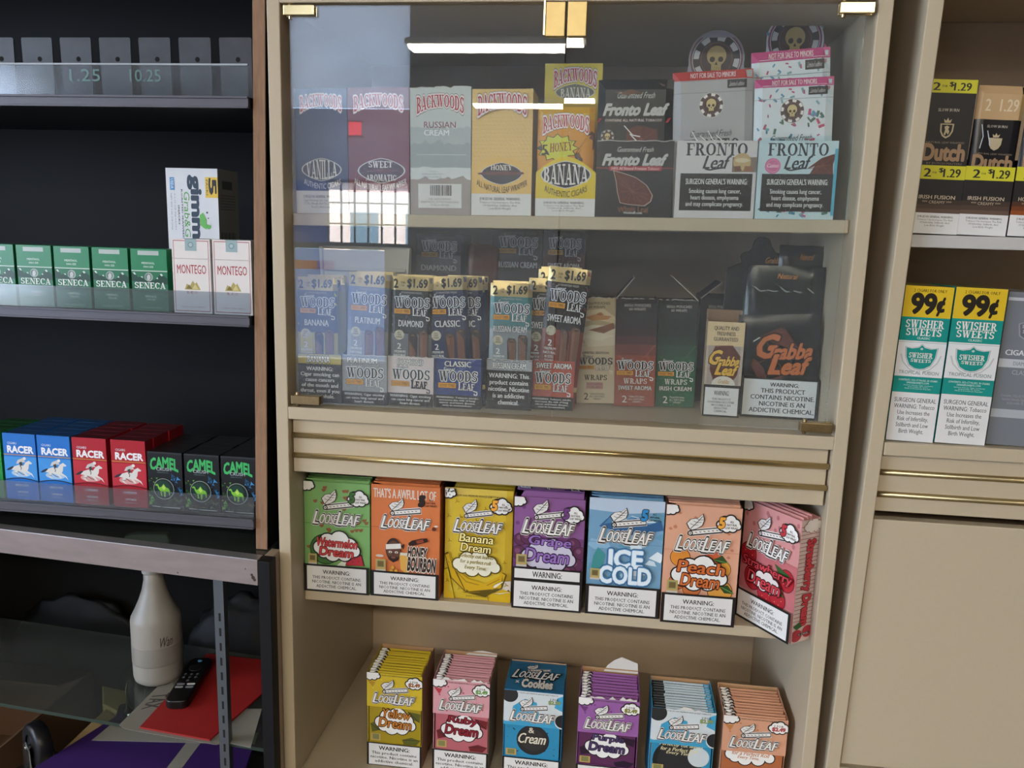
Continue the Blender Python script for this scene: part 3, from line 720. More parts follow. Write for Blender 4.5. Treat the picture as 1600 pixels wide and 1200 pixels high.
def woods_logo(a, u0, v0, u1, v1, dark='20222c', rim='d8d8d6', tag_c='d9962e', leaf='d8d8d6', sweet=True):
    w, h = u1-u0, v1-v0
    if sweet: a.text('Sweet', u0 + w*.12, v0, u0 + w*.42, v0 + h*.2, rim, .01, out=((dark, .05),), shear=.3)
    a.text('WOODS', u0, v0 + h*.17, u1, v0 + h*.60, dark, 0.0, out=((rim, .085),), font='slab')
    a.rect(u0 - w*.02, v0 + h*.67, u0 + w*.46, v0 + h*.90, INK); a.rect(u0 - w*.01, v0 + h*.68, u0 + w*.45, v0 + h*.89, tag_c)
    a.text('GOOD TIMES', u0 + w*.02, v0 + h*.72, u0 + w*.42, v0 + h*.85, '3a2410', .02, res=1)
    lv = leaf; rimc = dark if leaf != dark else rim
    a.text('L', u0 + w*.51, v0 + h*.62, u0 + w*.62, v0 + h*.96, lv, 0, out=((rimc, .06),), font='slab')
    a.text('EAF', u0 + w*.63, v0 + h*.67, u0 + w*.93, v0 + h*.96, lv, 0, out=((rimc, .06),), font='slab')
    a.strip([(u0+w*.9, v0+h*.98), (u0+w*1.0, v0+h*1.02), (u0+w*1.0, v0+h*1.14), (u0+w*.93, v0+h*1.15), (u0+w*.93, v0+h*1.08)], w*.025, lv)
def cigars(a, u0, v0, u1, v1):
    w, h = u1-u0, v1-v0
    for x0, x1, y in ((0, .46, .06), (.52, 1.0, 0)):
        a.poly([(u0+w*x0, v0+h*(y+.05)), (u0+w*(x0+.06), v0+h*y), (u0+w*(x1-.08), v0+h*(y+.01)), (u0+w*x1, v0+h*(y+.07)), (u0+w*(x1-.03), v1), (u0+w*(x0+.10), v1)], '2e1c14')
        a.poly([(u0+w*(x0+.03), v0+h*(y+.06)), (u0+w*(x0+.08), v0+h*(y+.02)), (u0+w*(x1-.10), v0+h*(y+.03)), (u0+w*(x1-.03), v0+h*(y+.08)), (u0+w*(x1-.06), v1), (u0+w*(x0+.12), v1)], '6b4634')
        a.poly([(u0+w*(x0+.08), v0+h*(y+.1)), (u0+w*(x0+.2), v0+h*(y+.08)), (u0+w*(x0+.22), v1), (u0+w*(x0+.15), v1)], '7d5642')
        a.ell(u0+w*(x0+x1)/2, v0+h*(y+.045), w*.14, h*.03, '3c241a', 14); a.strip([(u0+w*((x0+x1)/2-.08), v0+h*(y+.05)), (u0+w*(x0+x1)/2, v0+h*(y+.03)), (u0+w*((x0+x1)/2+.09), v0+h*(y+.05))], w*.025, 'a88468')
def price169(a, v0, v1, col='b5a070', u0=0, u1=1):
    a.rect(u0, v0, u1, v1, M(col, .28, .45, bump=.15, scale=25, var=.2))
    h = v1-v0; w = u1-u0
    a.text('2', u0+w*.07, v0+h*.22, u0+w*.17, v0+h*.84, INK, .035); a.lines('CIGARS\nFOR', u0+w*.23, v0+h*.36, u0+w*.35, v0+h*.74, INK, .02)
    a.text('$1.69', u0+w*.40, v0+h*.17, u0+w*.88, v0+h*.86, INK, .04)
def backwoods(a, u0, v0, u1, v1, fill='b4343e', rim='e6d6d6', edge=None):
    outs = (((edge, .17),) if edge else ()) + ((rim, .13),)
    h = v1 - v0; a.text('BACKWOODS', u0, v0, u1, v0 + h*.66, fill, 0.0, out=outs, font='slab', arc=.42, bulge=-.38)
def lens(a, cu, cv, ru, rv, col, rim='c9c5c0'):
    def pts(k): return [(cu + ru*k*math.cos(t), cv + rv*k*math.sin(t)*(1 - .25*abs(math.cos(t)))) for t in [2*math.pi*i/36 for i in range(36)]]
    a.poly(pts(1.06), rim); a.poly(pts(1.0), col)
def chip(a, cu, cv, r, ring='4a3238', seg='e2ddd8', face='c9b27c'):
    """poker chip with a small skull in the middle"""
    asp = a.w/a.h
    a.ell(cu, cv, r, None, seg, 32); a.ell(cu, cv, r*.97, None, ring, 32)
    for k in range(8):
        t = 2*math.pi*k/8 + .2
        o = [(cu + r*q*math.cos(s), cv + r*q*math.sin(s)*asp) for q, s in ((.94,t-.2),(.94,t),(.94,t+.2),(.72,t+.2),(.72,t),(.72,t-.2))]
        a.poly(o, seg)
    a.ell(cu, cv, r*.66, None, '6b3f3c', 28); a.ell(cu, cv, r*.62, None, '3a2423', 28)
    a.ell(cu, cv - r*.12*asp, r*.4, r*.40*asp, face, 20); a.rect(cu - r*.2, cv + r*.1*asp, cu + r*.2, cv + r*.46*asp, face)
    for sx in (-1, 1): a.ell(cu + sx*r*.17, cv + r*.02*asp, r*.11, None, '2a1a18', 12)
    a.poly([(cu, cv + r*.10*asp), (cu + r*.06, cv + r*.24*asp), (cu - r*.06, cv + r*.24*asp)], '2a1a18')
    for k in range(4): a.rect(cu - r*.13 + k*r*.08, cv + r*.32*asp, cu - r*.115 + k*r*.08, cv + r*.45*asp, '2a1a18')

# ------------------------------------------------------------------ cigarette packs on the black rack
def pack(name, w, d, h, base, art, lid=.34, loc=(0, 0, 0), top=None):
    r = empty(name, loc)
    hz = h*(1 - lid)
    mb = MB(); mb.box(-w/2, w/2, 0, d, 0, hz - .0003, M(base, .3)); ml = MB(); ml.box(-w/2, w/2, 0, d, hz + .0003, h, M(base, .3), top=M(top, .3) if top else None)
    art(Art(mb, w, h, (-w/2, 0, 0), rough=.3), Art(ml, w, h, (-w/2, 0, 0), rough=.3))
    mb.build('pack_body', r); ml.build('flip_lid', r)
    return r
def plain_pack(r, parentname):                                      # rear rows: same pack, same parts
    return copy_tree(r)
def a_seneca(b, l):
    l.rect(0, 0, 1, .345, '1f7a4d'); b.rect(0, .345, 1, 1, '186843')
    l.rect(.2, .03, .78, .10, 'a9b3b0'); l.text('MENTHOL', .3, .21, .66, .245, 'c9d6cf', .015, res=1); l.text('KING SIZE', .35, .27, .62, .30, 'c9d6cf', .01, res=1)
    b.rect(0, .345, 1, .36, 'b9cbbf')
    b.poly([(0,.52),(0,.40),(.08,.38),(.18,.46),(.30,.44),(.36,.50),(.64,.50),(.72,.45),(.82,.39),(.92,.43),(1,.47),(1,.56)], '0d3a25')
    for p in ([(.04,.385),(.09,.38),(.13,.42),(.08,.415)], [(.79,.40),(.84,.39),(.88,.42),(.83,.43)], [(.25,.45),(.3,.44),(.32,.47)], [(.68,.47),(.73,.45),(.74,.48)]): b.poly(p, 'c3d2c8')
    b.ell(.48, .45, .115, None, '9aa5a0'); b.ell(.47, .45, .09, None, '5d6a64'); b.poly([(.43,.50),(.43,.44),(.47,.405),(.52,.42),(.53,.46),(.50,.50)], 'b5beb8')
    b.text('SENECA', .08, .535, .94, .635, 'd6dcd6', 0.0, font='slab')
    b.poly([(0,.66)] + [(k/24, .655 + .02*(k % 2)) for k in range(25)] + [(1,.70),(0,.70)], '0f4a30')
    b.text('MENTHOL', .36, .745, .68, .78, 'b9cbbf', .015, res=1); b.text('KING SIZE', .40, .80, .64, .825, 'b9cbbf', .01, res=1); b.text('American Finest Blend', .22, .93, .80, .955, '86b79d', .0, res=1)
def a_montego(b, l):
    for q, v0, v1 in ((l, .02, .26), (b, .262, .975)):
        q.rect(0, 0 if q is l else v0, 1, v1 if q is l else 1, 'd8d2cf')
        q.rect(.04, v0, .055, v1, 'a5525a'); q.rect(.945, v0, .96, v1, 'a5525a')
        if q is l: q.rect(.04, v0, .96, v0+.010, 'a5525a')
        else: q.rect(.04, v1-.010, .96, v1, 'a5525a')
    b.rect(0, .262, 1, .270, 'c3b7b2')
    b.text('MONTEGO', .12, .345, .88, .465, 'a3333c', .01)
    b.poly([(.30,.68),(.36,.60),(.44,.63),(.52,.56),(.58,.60),(.62,.575),(.72,.68)], 'a99a5a'); b.poly([(.34,.67),(.42,.61),(.50,.67)], '7a6a38'); b.poly([(.50,.67),(.58,.60),(.66,.67)], 'c9bc80')
    for u in (.36, .47, .58): b.text('RED'[int((u-.3)/.1)], u, .70, u+.06, .735, 'b0525a', .01, res=1)
    b.text('MONTEGO FILTER CIGARETTES', .2, .905, .82, .925, 'b58a88', 0, res=1)
def a_racer(c1, c2, c3, flav):
    def f(b, l):
        l.rect(0, 0, 1, .335, c1); b.rect(0, .335, 1, 1, c1)
        b.poly([(0,.30+.05),(1,.35),(1,.70),(.75,.675),(.5,.665),(.25,.675),(0,.70)], c2)
        b.ell(.5, .60, .30, .055, c3)
        l.text('CIGARS', .13, .13, .42, .165, 'cfd6e0', .01, res=1); l.text('RACER', .13, .19, .92, .29, 'e4e6ea', .045)
        l.rect(0, .315, 1, .327, 'b98a3c')
        horse = [(.20,.555),(.30,.50),(.44,.475),(.58,.485),(.66,.43),(.76,.40),(.86,.435),(.84,.45),(.76,.455),(.74,.52),(.70,.555),(.84,.60),(.90,.665),(.86,.64),(.78,.60),(.62,.575),(.70,.63),(.66,.64),(.54,.58),(.40,.57),(.34,.62),(.44,.655),(.36,.65),(.28,.61),(.32,.56)]
        b.poly([(.04,.565),(.12,.53),(.24,.50),(.30,.505),(.24,.54),(.12,.565)], '252a38'); b.poly(horse, 'd6d3ce')
        b.poly([(.36,.46),(.42,.40),(.54,.375),(.60,.36),(.66,.38),(.62,.40),(.66,.43),(.56,.43),(.54,.49),(.48,.50),(.48,.45)], 'c3c0bc'); b.poly([(.45,.44),(.54,.42),(.56,.47),(.50,.49)], '3a3634'); b.ell(.635, .372, .045, None, 'dedbd6', 12)
        b.strip([(.48,.48),(.52,.52),(.50,.545)], .02, '2a2624'); b.strip([(.40,.57),(.52,.61),(.6,.62)], .018, '3a3432'); b.strip([(.3,.6),(.4,.6)], .014, '4a4442')
        b.poly([(0,.70),(.25,.675),(.5,.665),(.75,.675),(1,.70),(1,.715),(.75,.69),(.5,.68),(.25,.69),(0,.715)], '20243a' if c1[0] == '1' else '5a1018')
        b.rect(0, .72, 1, 1, c1); b.text(flav, .3, .765, .70, .80, 'c9cfd8', .02, res=1)
        b.text("100'S BOX", .36, .87, .68, .90, 'd0d5dd', .02, res=1); b.text('MADE IN U.S.A.', .34, .925, .70, .945, 'aab4c4', 0, res=1)
    return f
def a_camel(b, l):
    l.rect(0, 0, 1, .34, '17181b'); b.rect(0, .34, 1, 1, '15171b'); l.rect(0, 0, 1, .03, '2d3136')
    l.text('CAMEL', .08, .09, .88, .27, '3fae62', .04, arc=.28, bulge=-.1); l.text('CRUSH', .25, .27, .68, .325, 'a9b4b8', .01)
    b.text('MENTHOL', .27, .345, .60, .365, '5f7a80', 0, res=1)
    rnd = random.Random(4)
    for k in range(46):
        s = k % 2
        cu = rnd.uniform(.60, .98) if s else rnd.uniform(.02, .36)
        cv = rnd.uniform(.40, .72) if s else rnd.uniform(.42, .92)
        col = rnd.choice(['2f6fa0','3f88c0','235478','1d4664']) if s else rnd.choice(['3f7f35','58a040','2c5c2a','7aa83a'])
        q = rnd.uniform(0, 6.3); r = rnd.uniform(.02, .085)
        b.poly([(min(.995, max(.005, cu + r*f_*math.cos(q+t))), cv + .6*r*f_*math.sin(q+t)) for t, f_ in ((0,1.2),(1.1,.4),(1.9,1),(3.0,.35),(4.0,.9),(5.2,.3))], col)
    for k in range(26):
        b.ell(rnd.uniform(.03, .95), rnd.uniform(.76, .93), rnd.uniform(.006, .02), None, rnd.choice(['6f8f3a','3f6a35','a5b06a']), 7)
    b.ell(.46, .635, .30, None, '8f9a92', 40); b.ell(.46, .635, .283, None, '16201f', 40); b.ell(.44, .62, .22, None, '1a3a30', 30)
    camel = [(.22,.565),(.26,.55),(.30,.56),(.33,.61),(.39,.60),(.46,.545),(.52,.60),(.60,.62),(.64,.67),(.63,.74),(.61,.74),(.60,.69),(.52,.68),(.50,.77),(.46,.77),(.455,.69),(.40,.68),(.41,.76),(.375,.76),(.36,.68),(.30,.635),(.28,.585),(.22,.585)]
    b.poly(camel, '78b83e'); b.poly([(.40,.61),(.46,.565),(.52,.62),(.46,.66)], 'b3d05c')
    b.strip([(.10,.95),(.34,.95)], .02, '9aa09a'); b.strip([(.42,.955),(.92,.955)], .02, '9aa09a')
def a_green(b, l): l.rect(0, 0, 1, .335, '1f8a3c'); b.rect(0, .335, 1, 1, '1f8a3c'); l.text('RACER', .13, .19, .92, .29, 'e4e6ea', .045); b.rect(0, .72, 1, 1, '146a2c')

def pack_rows(proto, xs, y0, z, d, rows, labelfn, group, jit=0.0, zrow=0.0):
    first = True; rnd = random.Random(int(z*1000))
    for i, x in enumerate(xs):
        for k in range(rows[i]):
            o = proto if first else copy_tree(proto); first = False
            o.location = (x + (rnd.uniform(-jit, jit) if k else 0), y0 + k*(d + .0006), z)
            o.rotation_euler = (0, 0, rnd.uniform(-.01, .01) if k else 0)
            tag(o, labelfn(i, k), 'cigarette pack', group)
DEP = 'front second third fourth fifth'.split()
pack_rows(pack('cigarette_pack', .0548, .022, .0885, '1d6e46', a_seneca), [-.4260, -.3665, -.3075, -.2480, -.1885], .009, 1.3747, .022, [2]*5,
          lambda i, k: f"green menthol cigarette pack, {ORD[i]} from the left on the middle rack shelf, {DEP[k]} row", 'green packs on the middle rack shelf')
pm = pack('cigarette_pack', .0570, .022, .1045, 'cfc8c4', a_montego, .262)
s_ = MB(); s_.box(-.0085, .0085, -.0003, .0001, .088, .1047, M('8fa5a8', .5)); s_.box(-.0085, .0085, -.0003, .022, .1045, .1048, M('8fa5a8', .5)); aa = Art(s_, .017, .0167, (-.0085, -.0003, .088)); aa.ell(.5, .5, .24, None, '6f878c'); aa.ell(.5, .5, .16, None, '9fb5b8'); s_.build('tax_seal', pm)
pack_rows(pm, [-.1215, -.0610], .004, 1.3747, .022, [2, 2], lambda i, k: f"white and red cigarette pack, {['left','right'][i]} of the two on the middle rack shelf, {DEP[k]} row", 'white packs on the middle rack shelf')
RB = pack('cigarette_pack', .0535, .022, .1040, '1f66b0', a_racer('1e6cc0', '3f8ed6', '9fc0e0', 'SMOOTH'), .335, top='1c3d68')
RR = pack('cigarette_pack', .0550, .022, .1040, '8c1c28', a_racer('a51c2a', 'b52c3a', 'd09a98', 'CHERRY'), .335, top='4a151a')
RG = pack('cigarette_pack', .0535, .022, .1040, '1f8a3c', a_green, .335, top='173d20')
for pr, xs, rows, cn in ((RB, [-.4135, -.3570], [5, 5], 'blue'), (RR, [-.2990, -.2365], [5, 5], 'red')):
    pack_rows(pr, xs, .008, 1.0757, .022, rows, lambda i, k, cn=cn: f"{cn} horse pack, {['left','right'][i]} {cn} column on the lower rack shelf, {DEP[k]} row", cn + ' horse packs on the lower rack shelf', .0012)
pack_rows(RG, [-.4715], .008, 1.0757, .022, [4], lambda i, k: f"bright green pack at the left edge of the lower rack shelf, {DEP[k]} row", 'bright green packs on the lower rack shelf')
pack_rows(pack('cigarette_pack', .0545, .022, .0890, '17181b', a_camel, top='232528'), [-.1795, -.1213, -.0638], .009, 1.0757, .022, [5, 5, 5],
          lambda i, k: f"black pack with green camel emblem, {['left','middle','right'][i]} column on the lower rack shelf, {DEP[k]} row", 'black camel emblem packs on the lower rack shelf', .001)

# seaweed snack box behind the white packs
gb = MB(); gb.box(-.0405, .0405, 0, .066, 0, .206, M('c3c6cb', .4)); ga = Art(gb, .081, .206, (-.0405, 0, 0))
ga.rect(0, 0, 1, 1, 'cfd2d8')
ga.rect(.76, .06, 1.0, .205, 'd8b53e'); ga.text('5', .83, .075, .97, .175, INK, .04, rot=90); ga.text('PACKS', .775, .08, .81, .19, '5a4a18', .02, rot=90, res=1)
ga.text('gimme', .42, .055, .67, .595, '1f3346', .05, rot=90, res=3)
ga.text('Grab&GO', .335, .165, .445, .57, '4f9a4a', .0, rot=90, shear=.15)
ga.text('ROASTED SEAWEED', .285, .15, .315, .505, '2a3a48', .02, rot=90, res=1); ga.text('SNACKS', .215, .26, .245, .40, '2a3a48', .02, rot=90, res=1)
ga.text('5-0.17 OZ (5g) PACKS', .145, .18, .17, .44, '55606a', 0, rot=90, res=1); ga.text('NET WT 0.85 OZ (25g)', .075, .18, .10, .44, '55606a', 0, rot=90, res=1)
ga.rect(.075, .065, .16, .155, '4f86b8'); ga.text('USDA', .09, .075, .145, .145, 'cfe0ee', .02, rot=90, res=1)
ga.poly([(.63,.33),(.70,.31),(.76,.36),(.76,.43),(.70,.42),(.64,.40)], '5fae52'); ga.ell(.80, .41, .045, None, '5fae52'); ga.ell(.815, .385, .03, None, 'cfd2d8'); ga.ell(.78, .31, .018, None, '22303a', 10); ga.ell(.80, .35, .012, None, '22303a', 10)
ga.poly([(.28,.58),(.40,.56),(.44,.60),(.44,.66),(.30,.66)], '7fc0d8'); ga.rect(.44, .60, .55, .655, '1f86b8'); ga.poly([(.58,.65),(.72,.56),(.80,.65)], '55703a'); ga.poly([(.62,.64),(.71,.585),(.76,.64)], '7f9a50'); ga.poly([(.66,.63),(.70,.60),(.73,.63)], '3a5228')
gs = Art(gb, .066, .206, (.0405, 0, 0), (0, 1, 0), (0, 0, 1), (1, 0, 0)); gs.rect(0, 0, 1, 1, '8f918f'); gs.rect(.2, .08, .7, .14, '55585a'); 
for k in range(6): gs.rect(.1, .18 + .02*k, .85, .187 + .02*k, '66696b')
for k in range(12): gs.rect(.1 + .06*k, .45, .1 + .06*k + (.02 if k % 3 else .04), .60, '3a3c3e')
go = gb.build('snack_box'); place(go, -.1575, .082, 1.3750, .0)
tag(go, 'white seaweed snack box standing on end behind the white cigarette packs', 'snack box')

# ------------------------------------------------------------------ upper shelf: cigar boxes and leaf pouches
def zsh(x): return zs(x) + .0003
def solid_box(name, w, d, h, col, art, rough=.42, side=None, top=None):
    m = MB(); m.box(-w/2, w/2, 0, d, 0, h, M(side or col, rough), front=M(col, rough), top=M(top or side or col, rough))
    art(partart(m, w, h, rough=rough)); return m.build(name)
def surg_strip(a, v0, body=SURG, u0=0, u1=1, bg=WHT):
    a.rect(u0, v0, u1, 1, bg); H = 1 - v0; U = u1 - u0
    a.text('SURGEON GENERAL WARNING:', u0+U*.14, v0+H*.17, u0+U*.82, v0+H*.30, '3a3636', .02, res=1)
    a.lines(body, u0+U*.14, v0+H*.35, u0+U*.82, v0+H*.76, '4a4644', .0)
def a_vanilla(a):
    a.rect(0, 0, 1, .82, '26375c'); a.rect(0, .82, 1, 1, WHT)
    backwoods(a, .12, .05, .90, .185)
    a.rect(.0, .255, 1, .258, '1a2743'); lens(a, .50, .645, .36, .088, '1d2334')
    a.text('VANILLA', .21, .565, .79, .725, 'd6d3cc', 0, font='slab', bulge=.45)
    a.text('AUTHENTIC CIGARS', .16, .757, .86, .803, 'd0ccc6', .01, arc=-.9)
    surg_strip(a, .82, SURG2); a.rect(0, .815, 1, .82, 'b9b6b4')
def a_sweet(a):
    a.rect(0, 0, 1, .825, '6a2030'); backwoods(a, .10, .05, .90, .185)
    lens(a, .54, .652, .37, .095, '3a1f2c'); a.poly([(.2,.655),(.54,.638),(.9,.65),(.54,.668)], '5a3038')
    a.text('SWEET', .33, .575, .72, .630, 'd8d2ca', 0, font='slab', bulge=.2); a.text('AROMATIC', .28, .682, .78, .735, 'd8d2ca', 0, font='slab', bulge=.2)
    a.text('ALL NATURAL LEAF WRAPPER', .09, .768, .95, .815, 'd0ccc6', .012, arc=-1.25)
    a.rect(0, .825, 1, 1, WHT)
def a_russ(a):
    a.rect(0, 0, 1, 1, 'c3c8c6')
    rnd = random.Random(3)
    for base, amp, c in ((.30,.02,'aeb5b5'),(.42,.025,'9da6a8'),(.62,.01,'cfd2d2'),(.70,.018,'9f9490')):
        a.poly([(0, 1 if base > .6 else base+.2)] + [(k/16, base + rnd.uniform(-amp, amp)) for k in range(17)] + [(1, 1 if base > .6 else base+.2)], c)
    a.rect(.1, .515, .92, .518, 'd8dcdc')
    backwoods(a, .11, .045, .88, .19, edge='5a4a4a')
    a.text('RUSSIAN', .23, .255, .75, .305, '8a4a58', .0); a.text('CREAM', .23, .32, .64, .365, 'e2e4e4', .02)
    a.text('5-8 ct. Box\nContents are Adult Tobacco\nNot for use in California', .19, .64, .55, .70, '8a8482', 0, res=1)
    a.rect(.13, .75, .85, .945, 'd8d6d4'); rn = random.Random(9); u = .33
    while u < .68:
        w_ = rn.choice((.008, .014, .02)); a.rect(u, .76, u + w_, .845, '55504e'); u += w_ + rn.choice((.008, .012))
    a.text('THIS UNIT CONTAINS\nEIGHT PACKS OF FIVE SMOKES EACH\nTOTAL 40 SMOKES', .18, .865, .80, .93, '7a7472', 0, res=1)
def hexes(a, v0, v1, col):
    for j in range(26):
        for i in range(15):
            v = v0 + j*(v1-v0)/26; u = (i + .5*(j % 2))/15
            if u < .98: a.strip([(u, v), (min(u+.033, 1), v + .010)], .006, col); a.l -= 1
def a_honey(a):
    a.rect(0, 0, 1, .825, 'e2be78'); hexes(a, .0, .80, 'bf9a58'); a.l += 1
    a.poly([(0,.825)] + [(k/20, .60 - .06*math.sin(math.pi*k/20)) for k in range(21)] + [(1,.825)], 'e2b868')
    backwoods(a, .10, .035, .90, .205, edge='7a5a3a')
    a.text('HONEY', .32, .60, .68, .635, 'd0c8c0', 0)
    lens(a, .50, .665, .33, .085, '231d2e'); a.poly([(.10,.66),(.3,.65),(.6,.647),(.86,.652),(.88,.665),(.8,.672),(.3,.676),(.12,.672)], '5a2c30')
    a.text('HONEY', .32, .595, .68, .638, 'dcd6cc', 0, font='slab', bulge=.15); a.text('ALL NATURAL LEAF WRAPPER', .09, .77, .93, .818, '3a2a20', .012, arc=-1.3)
    surg_strip(a, .825)
for nm, x, w, h, art, col, lab in (('v', .0572, .0765, .170, a_vanilla, '26375c', 'navy blue vanilla cigar box with arched red lettering, far left on the upper shelf'),
                                   ('s', .1402, .0870, .170, a_sweet, '6a2030', 'maroon cigar box with arched red lettering, second from left on the upper shelf'),
                                   ('r', .2275, .0850, .1695, a_russ, 'c3c8c6', 'pale grey torn-topped cigar box with a barcode, third from left on the upper shelf'),
                                   ('h', .3128, .0830, .167, a_honey, 'd8a945', 'honeycomb patterned gold cigar box, fourth from left on the upper shelf')):
    if nm == 'r':
        m = carton('cigar_box', w, .07, h, h, col, side=col, torn=.0016, seed=5); m.box(-w/2+.001, w/2-.001, .006, .068, .001, h-.004, M('6f6a66', .7)); art(partart(m, w, h-.002)); o = m.build('cigar_box')
    else: o = solid_box('cigar_box', w, .07, h, col, art)
    place(o, x, .045, zsh(x - w/2) + (.0006 if x > .1 else .0004), 0, -.0128); tag(o, lab, 'box', 'cigar boxes on the upper shelf')

def banana_front(a, f0):
    a.rect(0, .36, 1, .72, 'd9bd22')
    lens(a, .5, .30, .40, .22, '221f2c'); a.text('BANANA', .13, .12, .87, .48, 'd6d2cc', 0, font='slab', bulge=.35)
    a.text('AUTHENTIC CIGARS', .15, .575, .86, .68, INK, .012, arc=-1.0); surg_strip(a, .70)
m = MB(); w, d = .0815, .075; yc = M('d9bd22', .42)
arc = [(-w/2 + w*k/20, .058 + .021*math.sin(math.pi*k/20)) for k in range(21)]
m.prism([(-w/2, 0), (w/2, 0)] + arc[::-1], 'y', 0, .001, yc); m.box(-w/2, w/2, d-.001, d, 0, .1575, M('c9a63a', .5)); m.box(-w/2, w/2, 0, d, 0, .001, yc)
for sx in (-w/2, w/2 - .001): m.prism([(.001,0),(d,0),(d,.156),(.03,.14),(.001,.058)], 'x', sx, sx+.001, M('3a3436', .6))
banana_front(partart(m, w, .079), 0); bo = m.build('cigar_box')
m = MB(); m.box(-w/2, w/2, 0, .001, 0, .0555, M('d6c04a', .45)); a = Art(m, w, .0555, (-w/2, 0, 0)); backwoods(a, .16, .12, .90, .58, edge='5a3a30'); lens(a, .53, .70, .33, .2, '6a6a5a'); a.text('BANANA', .28, .58, .80, .86, 'd6d2cc', 0, font='slab', bulge=.3)
hd = m.build('header_card', bo); hd.location = (.0028, d-.0012, .1575); tag(hd, 'yellow header card')
place(bo, .4005, .045, zsh(.36) + .0006, 0, -.012); tag(bo, 'yellow banana cigar box with tall header card, between the gold box and the black box', 'box', 'cigar boxes on the upper shelf')
m, bul = pouchshape(.077, .143, .008, M('cf8a1e', .35, bump=.05, scale=18)); a = partart(m, .077, .143, bul, rough=.35)
a.rect(0, 0, 1, .12, 'd8a52a'); backwoods(a, .10, .07, .90, .24, edge='5a3a2a')
a.poly([(1,.24),(.95,.22),(.66,.44),(.70,.50),(.78,.51),(1,.38)], '4a2c26'); a.poly([(.97,.24),(.70,.44),(.74,.47),(1,.29)], '6a4438')
st = []
for k in range(24): q = 2*math.pi*k/24; r_ = 1.0 if k % 2 == 0 else .76; st.append((.36 + .36*r_*math.cos(q), .375 + .125*r_*math.sin(q)))
a.poly([(.36+(x-.36)*1.07, .375+(y-.375)*1.07) for x, y in st], '2a2a1a'); a.poly(st, 'c9c83a')
a.text('5', .09, .345, .18, .44, INK, .03, shear=.1); a.text('HONEY', .23, .325, .63, .405, '8a2c22', 0, font='slab', tilt=.25)
place(tag(m.build('cigar_pouch'), 'orange honey cigar pouch with a yellow burst, standing in the yellow banana box', 'pouch'), .3985, .0530, zsh(.38) + .0016, 0, -.01)

LEAFC = M('5a2c22', .55, bump=.6, scale=45, var=.45)
def tobacco_leaf(a, pts, edge='8a6a5a'):
    cu = sum(p[0] for p in pts)/len(pts); cv = sum(p[1] for p in pts)/len(pts)
    a.poly([(cu+(u-cu)*1.05, cv+(v-cv)*1.05) for u, v in pts], edge); a.poly(pts, LEAFC)
    for k in range(0, len(pts), 1):
        u, v = pts[k]; a.strip([(cu, cv), (cu+(u-cu)*.85, cv+(v-cv)*.85)], .008, '7a4434')
def a_front(a, box=True):                     # black whole leaf box front / pouch upper part
    a.rect(0, 0, 1, 1, '141416')
    if box:
        a.text('Guaranteed Fresh', .27, .06, .74, .125, 'c6c2be', -.01, shear=.3); a.text('Fronto Leaf', .10, .16, .90, .30, 'b9b6b2', .055, out=(('3a3636', .03),), shear=.3)
        a.rect(0, .335, .22, .345, 'a03038'); a.rect(.17, .315, .85, .375, 'a8323c'); a.rect(.85, .335, 1, .345, 'a03038'); a.text('100% All Natural Premium Tobacco', .20, .325, .82, .365, 'e0c8c4', .01, res=1)
        tobacco_leaf(a, [(.23,.38),(.34,.41),(.52,.47),(.66,.57),(.74,.70),(.72,.78),(.64,.84),(.54,.83),(.42,.82),(.33,.80),(.29,.66),(.27,.52)], 'b0968a')
        a.text('Whole Leaf', .30, .84, .70, .92, '7a4a3a', .03, arc=.3); a.text('HotStuff.com', .38, .92, .62, .955, 'd8d4ce', .015, res=1)
    else:
        a.text('Guaranteed Fresh', .26, .09, .76, .135, 'b9b5b0', -.01, shear=.3)
        for p in ([(.2,.09),(.45,.07),(.6,.10),(.4,.115)], [(.78,.02),(1,.06),(1,.10)], [(.0,.22),(.3,.16),(.2,.22)]): a.poly(p, '5a3222')
        a.text('Fronto Leaf', .10, .175, .92, .255, 'b9b6b2', .055, out=(('3a3636', .03),), shear=.3)
        a.poly([(.02,.275),(.98,.275),(.94,.31),(.0,.31)], 'a8323c'); a.text('CONTAINS ALL NATURAL TOBACCO', .1, .282, .86, .302, 'e0c8c4', .01, res=1)
        chip(a, .14, .41, .09, '2c2224', 'b9b0aa'); tobacco_leaf(a, [(.40,.36),(.55,.33),(.80,.36),(.84,.56),(.40,.56)], '3a2420')
        rnd = random.Random(11)
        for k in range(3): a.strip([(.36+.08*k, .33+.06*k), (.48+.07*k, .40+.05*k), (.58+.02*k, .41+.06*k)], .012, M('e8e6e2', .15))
m = carton('leaf_box', .102, .07, .0995, .12, '141416', torn=.0008, seed=2); a_front(partart(m, .102, .098)); o = m.build('leaf_box'); place(o, .4928, .045, zsh(.44) + .0006, 0, -.0128)
tag(o, 'black leaf box with brown tobacco leaf, right of the yellow box, upper shelf', 'box', 'leaf boxes on the upper shelf')
for k, (x, y, h, lab) in enumerate(((.4905, .0530, .178, 'black foil leaf pouch standing in front inside the black leaf box'), (.4945, .0640, .1805, 'black foil leaf pouch behind the other in the black leaf box'))):
    m, bul = pouchshape(.099, h, .007, M('151517', .3, bump=.08, scale=12), wig=.0006, seed=k); a_front(partart(m, .099, h, bul, rough=.3), False); place(tag(m.build('leaf_pouch'), lab, 'pouch'), x, y, zsh(x-.05) + .0014, 0, -.0128)

